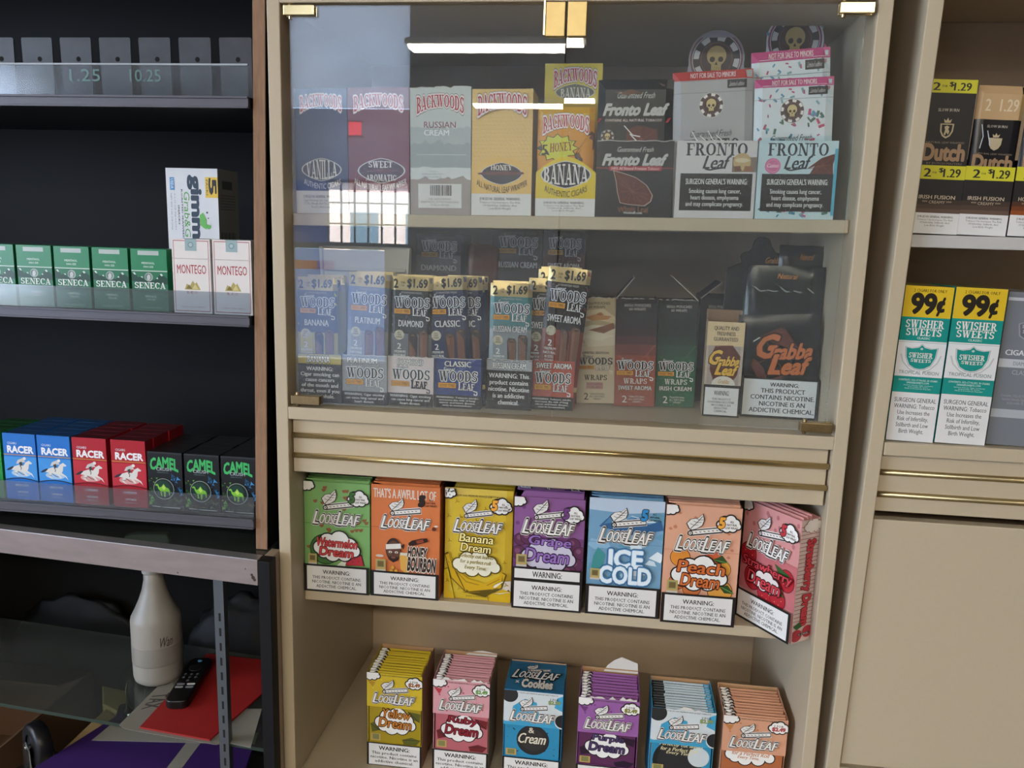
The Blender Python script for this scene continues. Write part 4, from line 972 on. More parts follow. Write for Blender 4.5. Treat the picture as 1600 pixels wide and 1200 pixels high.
def confetti(a, n, seed, v0, v1):
    r = random.Random(seed)
    for k in range(n):
        u, v = r.uniform(.04, .94), r.uniform(v0, v1); q = r.uniform(0, 3); l_ = r.uniform(.018, .04); asp = a.w/a.h
        dx, dy = math.cos(q)*l_, math.sin(q)*l_*asp; nx, ny = -math.sin(q)*l_*.45, math.cos(q)*l_*.45*asp
        a.poly([(u+dx+nx, v+dy+ny), (u+dx-nx, v+dy-ny), (u-dx-nx, v-dy-ny), (u-dx+nx, v-dy+ny)][::-1], r.choice(['3f7f95','b8466e','4a6a5a','5a8fb0','a85a70','7aa0a8'])); a.l -= .7
def a_fbox(a, party):
    a.rect(0, 0, 1, 1, 'b9d0d6' if party else 'c9c6c6')
    a.text('FRONTO', .12, .03, .88, .19, '2b2c36', .0, font='slab'); a.text('Leaf', .36, .19, .66, .36, '2b2c36', .03, shear=.3)
    a.strip([(.36,.36),(.42,.375),(.60,.34)], .02, '2b2c36')
    if party:
        a.ell(.19, .32, .10, None, 'c86a92'); a.ell(.19, .32, .085, None, 'd98aac'); a.ell(.19, .32, .075, None, 'c86a92'); a.text('Cuties', .12, .29, .26, .34, 'f0d8e2', .01, shear=.2)
        tobacco_leaf(a, [(.98,.16),(.94,.30),(.95,.42),(.66,.43),(.72,.32),(.62,.36),(.80,.22)], '8a6a5a'); confetti(a, 16, 5, .8, .97)
        a.rect(.96, .1, 1, .95, '4aa0b8')
    else:
        a.rect(.70, .21, 1, .40, '7a6a5c'); a.ell(.82, .27, .11, None, 'b9a070'); a.ell(.82, .25, .09, .03, 'cfc09a'); a.poly([(.72,.33),(.80,.32),(.82,.38),(.74,.40)], '6a4434'); a.poly([(.86,.32),(.96,.33),(.94,.40),(.84,.39)], '8a5c40')
    a.rect(.06, .42, .96, .90, '1a181a'); a.text("SURGEON GENERAL'S WARNING:", .13, .485, .90, .56, 'd8d6d4', .02)
    a.lines('Smoking causes lung cancer,\nheart disease, emphysema\nand may complicate pregnancy.', .14, .615, .86, .86, 'd6d4d2', .012, res=2)
def a_fpouch(a, party):
    a.rect(0, 0, 1, 1, 'bfd4da' if party else 'a9a7a8')
    if party: a.rect(0, .05, 1, .42, 'd3dade'); confetti(a, 60, 8, .06, .45)
    a.rect(0, 0, 1, .062, 'c2467c' if party else 'bd3a34'); a.text('NOT FOR SALE TO MINORS', .22, .014, .78, .048, 'ead6d8', .02)
    a.rect(.68, .068, .92, .125, '222024'); a.text('Limited edition', .71, .08, .89, .112, 'cfc8c8', -.01, shear=.3, res=1)
    a.rect(0, .145, 1, .15, '98a6ac' if party else '8f8d8e')
    chip(a, .48, .235, .155)
    a.text('Guaranteed Fresh', .22, .405, .74, .45, '2b2c36', .0, shear=.3); a.text('FRONTO', .13, .465, .84, .57, '2b2c36', .0, font='slab'); a.text('Leaf', .34, .58, .62, .69, '2b2c36', .03, shear=.3)
    tobacco_leaf(a, [(1,.53),(1,.68),(.64,.68),(.82,.60)], '7a5a50')
    if not party:
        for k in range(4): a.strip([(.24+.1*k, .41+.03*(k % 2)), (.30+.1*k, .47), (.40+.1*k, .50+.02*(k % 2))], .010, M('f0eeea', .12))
for party, x, w, hb, lab in ((False, .5995, .104, .197, 'white leaf box with black warning panel, left of the confetti box on the upper shelf'), (True, .7035, .1005, .22, 'pale blue confetti leaf box with black warning panel, right end of the upper shelf')):
    cc = 'b9d0d6' if party else 'c3c0c0'
    m = carton('leaf_box', w, .085, .1005, .11, cc, back=cc); a_fbox(partart(m, w, .1005), party); o = m.build('leaf_box'); place(o, x, .045, zsh(x - w/2) + .0006, 0, -.0128)
    tag(o, lab, 'box', 'leaf boxes on the upper shelf')
    m = MB(); hw = w*.47; R_ = .034; cz = hb + .022
    out = [(-hw, .0), (hw, .0), (hw, hb - .11), (hw*.8, hb-.105)] + [(R_*1.12*math.cos(t), cz - .11 + R_*1.12*math.sin(t)) for t in [math.radians(-10 + 200*k/24) for k in range(25)]] + [(-hw*.8, hb-.105), (-hw, hb-.11)]
    m.prism(out, 'y', 0, .0012, M('c6ccd2' if party else '8d8894', .45)); a = Art(m, 2*hw, hb-.11+.05, (-hw, 0, 0))
    H_ = hb - .11 + .05
    if party: confetti(a, 26, 3, .05, .6); a.ell(.5, 1-(cz-.11)/H_, R_*1.06/(2*hw), None, '7a3f62', 32)
    else: a.ell(.5, 1-(cz-.11)/H_, R_*1.06/(2*hw), None, '6a4a55', 32)
    chip(a, .5, 1-(cz-.11)/H_, R_*.98/(2*hw), '2c2428', 'b9b4b8', 'a8905a')
    h_ = m.build('header_card', o); h_.location = (.001, .0825, .11); tag(h_, 'round topped header card with a poker chip emblem')
    spec = [(x - .0015, .054, .186, -.06)] if not party else [(x - .003, .054, .176, -.055), (x, .066, .2135, -.085)]
    for k, (px, py, ph, ry) in enumerate(spec):
        m, bul = pouchshape(w*.99, ph, .007, M('bfd4da' if party else 'a9a7a8', .3, bump=.06, scale=10), wig=.0007, seed=k+3); a = partart(m, w*.99, ph, bul, rough=.32); a_fpouch(a, party)
        nm = ('front' if k == 0 else 'rear, taller') if party else 'only'
        place(tag(m.build('leaf_pouch'), (f'confetti leaf pouch with pink strip, the {nm} one standing in the confetti box' if party else 'grey leaf pouch with red strip standing in the white leaf box'), 'pouch'), px, py, zsh(px-.05) + .0045, 0, ry)

# ------------------------------------------------------------------ glass compartment: cigar pouch boxes
ZC = 1.2468
FLV = [('BANANA', 'b0a03a', '7d7aa8', 'gold banana', 'b3a840'), ('PLATINUM', '8f9094', '8f96b8', 'grey platinum', '8d8d90'), ('DIAMOND', 'd0c2c2', '6f7276', 'pale pink diamond', '6a6c70'),
       ('CLASSIC', '2d3a72', '222a4a', 'royal blue classic', '222a4a'), ('RUSSIAN CREAM', '9a9ca0', '3f6f70', 'dark grey russian cream', '7f868a'), ('SWEET AROMA', 'a8503f', '2c1a18', 'rust red sweet aroma', '7a3428')]
BOXP = [(.0520, .0650, .038), (.1185, .0670, .041), (.1858, .0680, .046), (.2545, .0690, .050), (.3282, .0660, .060), (.3900, .0630, .075)]
def planks(a, col, v0, v1, n=6):
    for k in range(1, n): a.rect(k/n - .006, v0, k/n, v1, col); a.l -= .9
def a_wbox(a, i):
    nm, col = FLV[i][0], FLV[i][1]
    if i in (0, 4):
        a.rect(0, 0, 1, .20, col); a.rect(0, .20, 1, 1, '161517'); a.text(nm, .14 if i else .22, .04, .86 if i else .74, .17, 'dcdad6', .03, out=((INK, .06),))
        t = 'WARNING:\nCigar smoking can\ncause cancers\nof the mouth and\nthroat, even if you\ndo not inhale.' if i == 0 else 'WARNING: This\nproduct contains\nnicotine. Nicotine\nis an addictive\nchemical.'
        a.lines(t, .05, .26, .95, .90, 'd2d0ce', .025, res=2)
    else:
        a.rect(0, 0, 1, .73, col)
        if i in (1, 5): planks(a, '6f7074' if i == 1 else '8a3f32', 0, .73)
        if i == 3: a.poly([(.1,.5),(.75,.0),(.9,.0),(.25,.5)], '4a588c')
        a.text(nm, .12 if len(nm) > 7 else .22, .04, .94 if len(nm) > 8 else .78, .15, 'dcdad6', .03, out=((INK, .05),))
        woods_logo(a, .10, .16, .92, .64, '1c1d28', 'd8d6d4', leaf='20222c' if i == 2 else 'dcdad6')
        a.rect(0, .73, 1, 1, '161517')
        t = 'WARNING: Cigar smoking\ncan cause lung cancer and\nheart disease.' if i < 3 else 'WARNING: Tobacco smoke\nincreases the risk of lung\ncancer and heart disease,\neven in nonsmokers.'
        a.lines(t, .05, .76, .95, .96, 'd2d0ce', .022)
def a_wpouch(a, i):
    nm = FLV[i][0]; c = FLV[i][2]
    a.rect(0, 0, 1, 1, FLV[i][4])
    a.rect(0, .09, 1, .44 if i != 4 else .36, {0:'4a4a62',1:'6a7088',2:'2a2c30',3:'1f2746',4:'3f7478',5:'1e1818'}[i])
    if i in (0, 1): planks(a, '3f4052', .09, .9, 5)
    price169(a, 0, .105)
    a.text('GUARANTEED FRESH', .25, .115, .75, .13, 'a8a49c', .01, res=1)
    woods_logo(a, .10, .13, .94, .305, '1c1d28', 'd0d2d8')
    L = .10 if len(nm) > 8 else .20
    a.text(nm, L, .335, 1-L, .385, 'd0d0d2', .025, out=((INK, .04),))
    a.ell(.22, .45, .12, None, 'b9b29a', 24); a.lines('EASY\nOPEN\n& RESEAL', .14, .428, .30, .472, INK, .03)
    cigars(a, .44, .40, .93, .90)
    a.text('2', .18, .515, .27, .56, 'd8d6d2', .02); a.lines('PREMIUM\nNATURAL\nRUSTIC\nCIGARS', .10, .57, .40, .675, 'd0cec8', .025, res=1)
    a.rect(0, .84, 1, .875, 'b5a070'); a.text('GUARANTEED FRESH', .1, .848, .9, .868, INK, .02, res=1)
PO = [((.0478, .182, 0, 0),), ((.1185, .1895, .034, 0),), ((.1840, .1865, .012, 0),), ((.2445, .1875, -.055, 0), (.2640, .1870, -.05, .011)), ((.3270, .1815, .004, 0),), ((.3930, .2035, .082, 0), (.3800, .1890, .0, .013))]
for i, (x, w, y) in enumerate(BOXP):
    m = carton('pouch_box', w, .068, .0725, .086, FLV[i][1] if i not in (0, 4) else '161517', torn=.0008 if i in (1, 2, 3, 4) else 0, seed=i+20, inside='5a5048')
    a_wbox(partart(m, w, .0720), i); o = place(m.build('pouch_box'), x, y, ZC, 0)
    tag(o, f'{FLV[i][3]} pouch box, {ORD[i]} from left behind the glass', 'box', 'cigar pouch boxes behind the glass')
    for k, (px, ph, ry, dy) in enumerate(PO[i]):
        m, bul = pouchshape(.0605, ph, .006, M(FLV[i][4], .28, bump=.08, scale=14), wig=.0006, seed=i*3+k); a_wpouch(partart(m, .0605, ph, bul, rough=.3), i)
        lab = f'{FLV[i][3]} pouch with gold price strip, ' + ('leaning ' if abs(ry) > .03 else 'standing ') + (['in front inside its box', 'behind the box front pouch'][k] if len(PO[i]) > 1 else 'in its box')
        place(tag(m.build('cigar_pouch'), lab, 'pouch', 'priced cigar pouches behind the glass'), px, y + .0060 + dy, ZC + .0012 + abs(ry)*.031, 0, ry)
    # further pouches behind, only their gold strips show
    for k in range(2):
        m, bul = pouchshape(.0600, PO[i][0][1] + (.001 if k else -.002), .0045, M(FLV[i][4], .28, bump=.08, scale=14), seed=i+40+k); a = partart(m, .0600, .18, bul, rough=.3)
        a.h = PO[i][0][1] + (.001 if k else -.002); price169(a, 0, .105)
        px = x + (.004 if k else .0015) * (1 if i % 2 else -1)
        place(tag(m.build('cigar_pouch'), f'{FLV[i][3]} pouch deeper in its box, gold strip edge showing, {["middle", "last"][k]} one', 'pouch', 'priced cigar pouches behind the glass'), px, y + .034 + .014*k, ZC + .0012)
# tall dark boxes in the row behind
def a_dark(a, nm, c2):
    a.rect(0, 0, 1, .13, '1c1b20'); a.rect(0, .13, 1, 1, c2)
    a.text('GUARANTEED FRESH', .18, .015, .86, .03, '5a5658', .01, res=1); woods_logo(a, .13, .025, .90, .155, '17171d', '9a9aa2', 'a0742e', '8a8a90'); a.text(nm, .12, .19, .90, .225, '8f8f96', .02)
for nm, x, w, y, h, c2, cn in (('DIAMOND', .2025, .0700, .150, .2490, '4a464e', 'dusky diamond'), ('RUSSIAN CREAM', .3218, .0770, .170, .2590, '221f26', 'black russian cream'), ('SWEET AROMA', .3935, .0635, .170, .2590, '3a1f1e', 'brown sweet aroma')):
    o = solid_box('pouch_box', w, .09, h, '1c1b20', lambda a: a_dark(a, nm, c2)); tag(place(o, x, y, ZC), f'tall {cn} box standing in the dark row behind the priced pouches', 'box', 'tall boxes behind the priced pouches')
m, bul = pouchshape(.05, .235, .012, M('5a3428', .25, bump=.5, scale=22, var=.3), wig=.002, seed=3); place(tag(m.build('leaf_pouch'), 'crumpled brown foil pouch between the tall diamond and russian cream boxes', 'pouch'), .2600, .165, ZC, .2, .05)
m = MB(); m.prism([(-.068,0),(.068,0),(.071,.226),(.066,.2275),(-.066,.2268),(-.0705,.2255)], 'y', 0, .004, M('c9c5bb', .7)); m.prism([(-.064,.195),(.064,.195),(.064,.19),(-.064,.19)][::-1], 'y', -.006, 0, M('c9c5bb', .7)); m.prism([(-.068,.17),(-.064,.17),(-.066,.226),(-.0705,.2255)], 'y', -.007, 0, M('c9c5bb', .7)); m.prism([(.064,.17),(.068,.17),(.071,.226),(.067,.2265)], 'y', -.007, 0, M('c9c5bb', .7))
o = m.build('foam_tray', bevel=.0008); tag(place(o, .0955, .121, ZC, 0), 'white foam tray on edge behind the two leftmost priced pouches', 'tray')

# wrap boxes
def a_wrap(a, kind):
    if kind == 0:
        a.rect(0, 0, 1, 1, 'cfc0a6')
        a.rect(0, 0, 1, .42, 'b9a684'); rnd = random.Random(2)
        for p, c in (([(.1,.12),(.7,.10),(1,.18),(1,.24),(.5,.20),(.2,.22)], 'd6c39a'), ([(.2,.18),(.5,.15),(.9,.17),(.8,.2),(.4,.21)], 'c08a54'), ([(0,.30),(.4,.25),(1,.26),(1,.44),(.3,.46)], 'dcd2bc'), ([(.3,.30),(.6,.27),(.95,.23),(1,.28),(.7,.33)], '8a5a44'), ([(.0,.36),(.5,.33),(1,.35),(.6,.40)], 'e4dccb'), ([(.5,.15),(.62,.13),(.7,.155),(.6,.165)], 'a86a3a')): a.poly(p, c)
        a.text('30/2ct POUCHES\n60 WRAPS', .18, .035, .86, .095, '2a211c', .01)
        a.text('LIMITED EDITION', .16, .505, .84, .525, '8a8076', .02, out=(('4a443e', .04),)); woods_logo(a, .06, .535, .94, .685, '2a2a30', 'b5ada2', leaf='e6e0d4')
        a.text('WRAPS', .20, .725, .80, .775, '2a2520', .0, font='slab'); a.rect(.26, .795, .70, .86, 'b98a88'); a.text('RUSSIAN\nCREAM', .3, .80, .66, .855, '7a4a50', .03, out=(('d8b9b4', .03),))
        a.text('2', .20, .90, .32, .965, '2a2520', .0); a.lines('TRADITIONAL\nALL NATURAL\nWRAPS', .35, .90, .75, .965, '3a322c', .01)
    else:
        c = ['1b1719', '1f1417', '2c1618', '47201c', '6a2f26', '863e2e', '8f4632'] if kind == 1 else ['131a17', '131d18', '13241b', '142f20', '1a3f28', '1f4d30', '24583a']
        for k, q in enumerate(c): a.rect(0, [0,.2,.27,.34,.42,.52,.62][k], 1, [.2,.27,.34,.42,.52,.62,1][k], q)
        vein = 'a86044' if kind == 1 else '4a7a54'
        for p in ([(.98,.42),(.75,.52),(.5,.60),(.2,.72)], [(.75,.52),(.95,.60)], [(.05,.52),(.3,.58)], [(.1,.80),(.5,.86),(.95,.80)], [(.5,.86),(.6,.98)]): a.strip(p, .012, vein)
        a.text('30/2ct POUCHES\n60 WRAPS', .20, .045, .84, .105, 'a8a09a', .01)
        woods_logo(a, .06, .545, .94, .725, '1c1c22', 'd4d0cc'); a.text('WRAPS', .22, .735, .80, .785, 'c9c3ba', .0, font='slab')
        a.text('SWEET AROMA' if kind == 1 else 'IRISH CREAM', .10, .805, .92, .845, 'd4cec6', .02, out=((INK, .03),)); a.text('2', .20, .90, .32, .965, 'd4cec6', .0); a.lines('TRADITIONAL\nALL NATURAL\nWRAPS', .36, .90, .76, .965, 'c0b8ae', .01)
def flap(parent, x, y, z, L, ang, d, col, edge='b9b2a8'):
    m = MB(); m.box(0, L, 0, d, 0, .0008, M(col, .5)); m.box(0, L, -.0002, .0002, -.0002, .0010, M(edge, .8)); m.box(L-.0004, L+.0002, 0, d, -.0002, .0010, M(edge, .8))
    o = m.build('box_flap', parent); o.location = (x, y, z); o.rotation_euler = (0, -ang, 0); return o
for k, x, w, y, h, ry, lab in ((0, .4525, .0575, .134, .1600, -.035, 'cream coloured wrap box with marbled picture, left of the rust red wrap box'), (1, .5110, .0605, .128, .1615, -.026, 'wrap box fading from black to rust red, flap raised, between cream and green boxes'), (2, .5717, .0580, .140, .1610, -.020, 'wrap box fading from black to green, between the rust red and small leaf boxes')):
    col = ['b9a684', '1b1719', '131a17'][k]
    m = carton('wrap_box', w, .085, h, h*.985, col, torn=.0012, seed=30+k, side=['b9a684', '5a2a22', '1a3f28'][k], inside='3a3230', slope=.9); m.box(-w/2+.003, w/2-.003, .004, .08, .001, h-.012, M('2a1614', .6)); a_wrap(partart(m, w, h), k); o = m.build('wrap_box')
    tag(place(o, x, y, ZC + .0003 + abs(ry)*w/2, 0, ry), lab, 'box', 'wrap boxes behind the glass')
    if k == 1: flap(o, -w/2, .0, h, .040, math.radians(50), .08, '141214')
    if k == 2: flap(o, w/2, .0, h, .050, math.radians(180-42), .08, '15171a')
m = carton('wrap_box', .056, .085, .1618, .165, '161416', inside='1a1818'); a = partart(m, .056, .1618); a.text('30/2ct POUCHES\n60 WRAPS', .22, .06, .84, .13, '9a928c', .01); o = m.build('wrap_box')
tag(place(o, .6345, .200, ZC), 'black wrap box standing behind the small leaf box, flaps raised', 'box', 'wrap boxes behind the glass'); flap(o, -.028, 0, .1618, .040, math.radians(40), .08, '141214')
# small cream topped leaf box and the black leaf box
def grabba(a, u0, v0, u1, v1, col, ink='1a1410'):
    w, h = u1-u0, v1-v0
    for s_, q in (('G', (0, 0, .34, .58)), ('rabba', (.31, .24, 1.0, .62)), ('L', (.26, .52, .50, 1.0)), ('eaf', (.46, .60, .92, 1.02))):
        a.text(s_, u0+w*q[0], v0+h*q[1], u0+w*q[2], v0+h*q[3], col, .04, out=((ink, .05),), shear=.32)
WG = 'THIS PRODUCT\nCONTAINS NICOTINE.\nNICOTINE IS AN\nADDICTIVE CHEMICAL.'
m = carton('leaf_box', .0515, .062, .1375, .150, 'c9b08c', inside='8a6a4c', side='b09a78', slope=.8); a = partart(m, .0515, .1375)
a.rect(0, 0, 1, .25, 'cdb48c'); a.lines('QUALITY AND\nFRESHNESS\nGUARANTEED', .18, .045, .84, .20, '2a211c', .025, res=2)
a.rect(0, .25, 1, .66, 'b3a294'); a.rect(.06, .25, .92, .66, '9c9088'); tobacco_leaf(a, [(.25,.26),(.7,.25),(.92,.36),(.86,.55),(.66,.655),(.3,.655),(.14,.5),(.16,.35)], '6a4438')
grabba(a, .12, .30, .92, .55, 'd8a83e', '2c160e'); a.ell(.52, .655, .32, .09, 'd0c8ba', 20); a.text('Grabba', .38, .60, .68, .645, 'b08038', .02, shear=.3)
warn_block(a, 0, .66, 1, 1, body='THIS PRODUCT\nCONTAINS NICOTINE.\nNICOTINE IS AN\nADDICTIVE\nCHEMICAL.', bg='cfcdca'); a.rect(0, .66, 1, .69, INK)
o = place(m.build('leaf_box'), .6338, .0905, ZC, -.06); tag(o, 'small leaf box with cream top band and brown leaf, left of the black leaf box', 'box')
m = carton('leaf_box', .1075, .075, .058, .170, '17191a', back='2f4a34', inside='1a1f1c', slope=.95); a = partart(m, .1075, .058)
a.rect(0, 0, 1, 1, '161617'); a.rect(.02, .03, .96, .94, 'cfd2d4')
a.text('WARNING:', .36, .10, .73, .20, INK, .03); a.lines(WG, .11, .25, .95, .86, INK, .022, res=2)
o = place(m.build('leaf_box'), .7172, .0985, ZC, -.05); tag(o, 'black leaf box with big white warning label, at the right end behind the glass', 'box')
m = MB(); m.box(-.056, .056, 0, .001, 0, .0305, M('3a5a40', .5)); a = Art(m, .112, .0305, (-.056, 0, 0)); a.rect(0, 0, 1, 1, '3f6046'); a.lines('QUALITY AND\nFRESHNESS\nGUARANTEED', .35, .14, .66, .94, 'c0c6ba', .02, res=2); h_ = m.build('header_band', o); h_.location = (.004, .044, .1395); tag(h_, 'green band across the box back')
m, bul = pouchshape(.112, .146, .008, M('141616', .25, bump=.15, scale=10), wig=.001, seed=8); a = partart(m, .112, .146, bul, rough=.3); tobacco_leaf(a, [(.3,.2),(.55,.12),(.75,.35),(.6,.6),(.3,.7),(.16,.5)], '2a1a16')
grabba(a, .24, .20, .92, .58, 'b9683a', '24120c'); a.text('Whole leaf', .24, .66, .88, .75, 'd0ceca', .0, arc=.25); a.poly([(.30,.86),(.38,.76),(.56,.73),(.68,.78),(.72,.86)], '2a3a22'); a.text('Grabba', .42, .77, .60, .83, 'c08a3a', .02, shear=.3); a.strip([(.18,.26),(.26,.22)], .01, 'd8d8d6')
place(tag(m.build('leaf_pouch'), 'black foil leaf pouch with orange script, front one in the black leaf box', 'pouch'), .7170, .1080, ZC + .004, -.05, -.06)
for k, (w_, h_, px, py, lab) in enumerate(((.108, .2165, .7165, .128, 'shiny dark green foil pouch behind the green band of the black leaf box'), (.075, .246, .7480, .158, 'dark foil pouch farthest back on the right of the black leaf box'))):
    m, bul = pouchshape(w_, h_, .010, M('141c17' if k == 0 else '121214', .2, bump=.35, scale=16), wig=.002, seed=12+k); a = partart(m, w_, h_, bul, rough=.3); a.text('Natural', .40, .05, .64, .085, 'a86a34', .02, shear=.3)
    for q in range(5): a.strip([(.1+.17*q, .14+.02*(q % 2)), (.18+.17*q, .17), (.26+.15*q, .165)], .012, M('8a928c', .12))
    place(tag(m.build('leaf_pouch'), lab, 'pouch'), px, py, ZC + .0012, -.05)
m = MB(); pr = [(-.05,0),(.05,0),(.05,.21),(.033,.215),(.035,.228),(.030,.233),(.020,.235),(.0135,.244),(.010,.254),(.003,.2575),(-.006,.2575),(-.012,.252),(-.016,.238),(-.028,.234),(-.032,.226),(-.028,.219),(-.05,.21)]
m.prism(pr, 'y', -.004, .004, M('0f0f10', .3, bump=.3, scale=20)); a = Art(m, .1, .2575, (-.05, -.004, 0)); a.text('Grabba', .56, .115, .78, .15, 'a86a34', .02, shear=.3)
place(tag(m.build('leaf_pouch', bevel=.001), 'black foil pouch with a pinched round top like a hat, behind the black leaf box', 'pouch'), .6890, .180, ZC + .0005, -.04)

# ------------------------------------------------------------------ lower shelf: seven wrap boxes
ZL = .9457
def loose_head(a, top=.0, cl=True, five='e8a23a', plain=False, word=(.17, .26, .84, .375), mark=(.27, .06, .77, .255)):
    if cl: a.cloud(.04, .03, .12, .05)
    leaf_mark(a, *mark); five_cloud(a, .83, .13, numcol=five, plain=plain)
    loose_word(a, *word)
def dream(a, s1, s2, fill, ink, rim=None, v=(.50, .575, .585, .66), cl=(.50, .575, .36, .125), cloud=True, c2='e2e2de', big=False):
    if cloud: a.cloud(cl[0], cl[1], cl[2], cl[3], c2)
    script(a, s1, .20, v[0], .82, v[1], fill, ink, rim, tilt=-.12); script(a, s2, .25, v[2], .76, v[3], fill, ink, rim, tilt=-.12)
def ll_watermelon(a):
    a.rect(0, 0, 1, 1, '7aa965'); scatter(a, 34, lambda u, v, r: a.poly([(u-.035, v), (u+.035, v-.008), (u+.028, v+.014), (u, v+.026), (u-.025, v+.016)], '8a5a38'), 3)
    a.ell(.32, .61, .24, None, '2c4a24'); a.ell(.32, .61, .22, None, '3f6a30'); a.poly([(.60,.72),(.66,.60),(.88,.64),(.92,.74),(.64,.75)], INK); a.poly([(.62,.72),(.67,.615),(.87,.65),(.905,.74),(.64,.745)], 'b8303c'); a.poly([(.45,.78),(.66,.66),(.62,.76)], 'dfe6d2')
    for u, v in ((.7,.66),(.77,.68),(.83,.70),(.74,.71)): a.ell(u, v, .008, None, INK, 7)
    a.rect(0, .375, 1, .379, '4a7f3c'); loose_head(a, five='3f6a30')
    dream(a, 'Watermelon', 'Dream', 'c8403e', '6a1a1c'); sticker(a, .07, .65); warn_block(a, 0, .745, 1, 1)
def ll_honey(a):
    a.rect(0, 0, 1, 1, 'cb7240'); a.rect(0, .376, 1, .38, 'a04e22')
    a.text("THAT'S A AWFUL LOT OF", .035, .03, .94, .115, 'd6d0c4', .03)
    loose_head(a, cl=False, plain=True, five='2a1d16', word=(.17, .27, .84, .38), mark=(.25, .11, .74, .27))
    a.ell(.92, .36, .03, None, '5a2a18', 10); a.ell(.95, .335, .03, .008, 'd0c8bc', 10)
    a.ell(.33, .57, .115, .105, '33201a', 24); a.ell(.33, .585, .105, .095, '5a3a2c', 24); a.poly([(.23,.60),(.26,.66),(.33,.685),(.40,.66),(.43,.60),(.40,.635),(.33,.625),(.26,.635)], '2a1812'); a.ell(.33, .64, .035, .01, '7a4a40', 10)
    a.poly([(.22,.525),(.44,.51),(.445,.555),(.22,.57)], 'd6d2ca'); a.poly([(.44,.53),(.49,.51),(.48,.56)], '2a2422')
    for sx in (-.045, .045): a.ell(.33+sx, .592, .026, .010, 'd8d2c8', 10); a.ell(.33+sx, .594, .010, None, INK, 8)
    a.poly([(.325,.59),(.345,.615),(.315,.615)], '4a2c20')
    a.poly([(.55,.50),(.60,.475),(.74,.45),(.82,.445),(.84,.475),(.78,.49),(.62,.52),(.56,.525)], '2a1712'); a.poly([(.66,.475),(.76,.455),(.78,.485),(.68,.50)], '8a3a22')
    a.poly([(.42,.61),(.60,.61),(.60,.74),(.52,.78),(.44,.74)], 'd0a04a'); a.rect(.43, .59, .58, .615, 'cfc6b4')
    for u, v in ((.32,.73),(.37,.76),(.55,.80),(.62,.785),(.68,.78),(.30,.76)): a.ell(u, v, .03, None, '8a5a1c', 8); a.ell(u, v, .026, None, 'd09a34', 8)
    for s_, v0, v1, u1 in (('HONEY', .535, .625, .82), ('BOURBON', .63, .745, .95)): a.text(s_, .545, v0, u1, v1, '2e1c16', .05, out=(('e0d8ca', .06),), shear=.08, tilt=-.06)
    a.ell(.13, .63, .06, .012, 'c8c0b4', 12); sticker(a, .07, .66, .15); warn_block(a, 0, .765, 1, 1)
def ll_banana(a):
    a.rect(0, 0, 1, 1, 'cdb034'); scatter(a, 26, lambda u, v, r: [a.strip([(u, v), (u + .035*math.cos(q), v + .02*math.sin(q))], .012, 'a08618') for q in (0.3, 2.4, 4.4)], 5, .05, .95)
    a.text('CUT FROM 100% PREMIUM WHOLE LEAF TOBACCO', .08, .045, .88, .063, '3a3010', .01, res=1)
    for p, c in (([(.02,.60),(.08,.58),(.16,.70),(.36,.80),(.62,.83),(.82,.76),(.86,.72),(.92,.74),(.86,.86),(.62,.95),(.34,.92),(.12,.80)], 'c8a018'), ([(.0,.74),(.06,.72),(.12,.86),(.16,1.0),(.0,1.0)], 'd0ac22'), ([(.66,.94),(.80,.90),(1,.84),(1,1),(.68,1)], 'd0ac22'), ([(.70,.91),(.76,.84),(.88,.80),(1,.80),(1,.90),(.84,.92)], 'e2dcc8')):
        cu = sum(q[0] for q in p)/len(p); cv = sum(q[1] for q in p)/len(p); a.poly([(min(1, max(0, cu+(u-cu)*1.05)), min(1, max(0, cv+(v-cv)*1.06))) for u, v in p], '5a4a10'); a.poly(p, c)
    a.strip([(.12,.70),(.34,.83),(.62,.86),(.84,.78)], .012, '8a6e14'); a.strip([(.30,.93),(.62,.91),(.82,.86)], .01, '8a6e14')
    a.cloud(.48, .66, .37, .10, 'e4dfc8', '5a4a10')
    loose_head(a, word=(.17, .26, .84, .37), mark=(.27, .08, .72, .255))
    script(a, 'Banana', .24, .385, .74, .46, 'e8d890', '3a2c10', tilt=-.12); script(a, 'Dream', .26, .47, .70, .545, 'e8d890', '3a2c10', tilt=-.12)
    for k, s_ in enumerate(('Perfectly cut leaves', 'for a perfect roll', 'Every Time.')): a.text(s_, [.22,.25,.32][k], .565 + .052*k, [.74,.70,.64][k], .61 + .052*k, '8a7a20', .02, shear=.2, tilt=-.15)
    a.text('www.looseleaf.com', .34, .935, .70, .955, '6a5a18', 0, res=1)
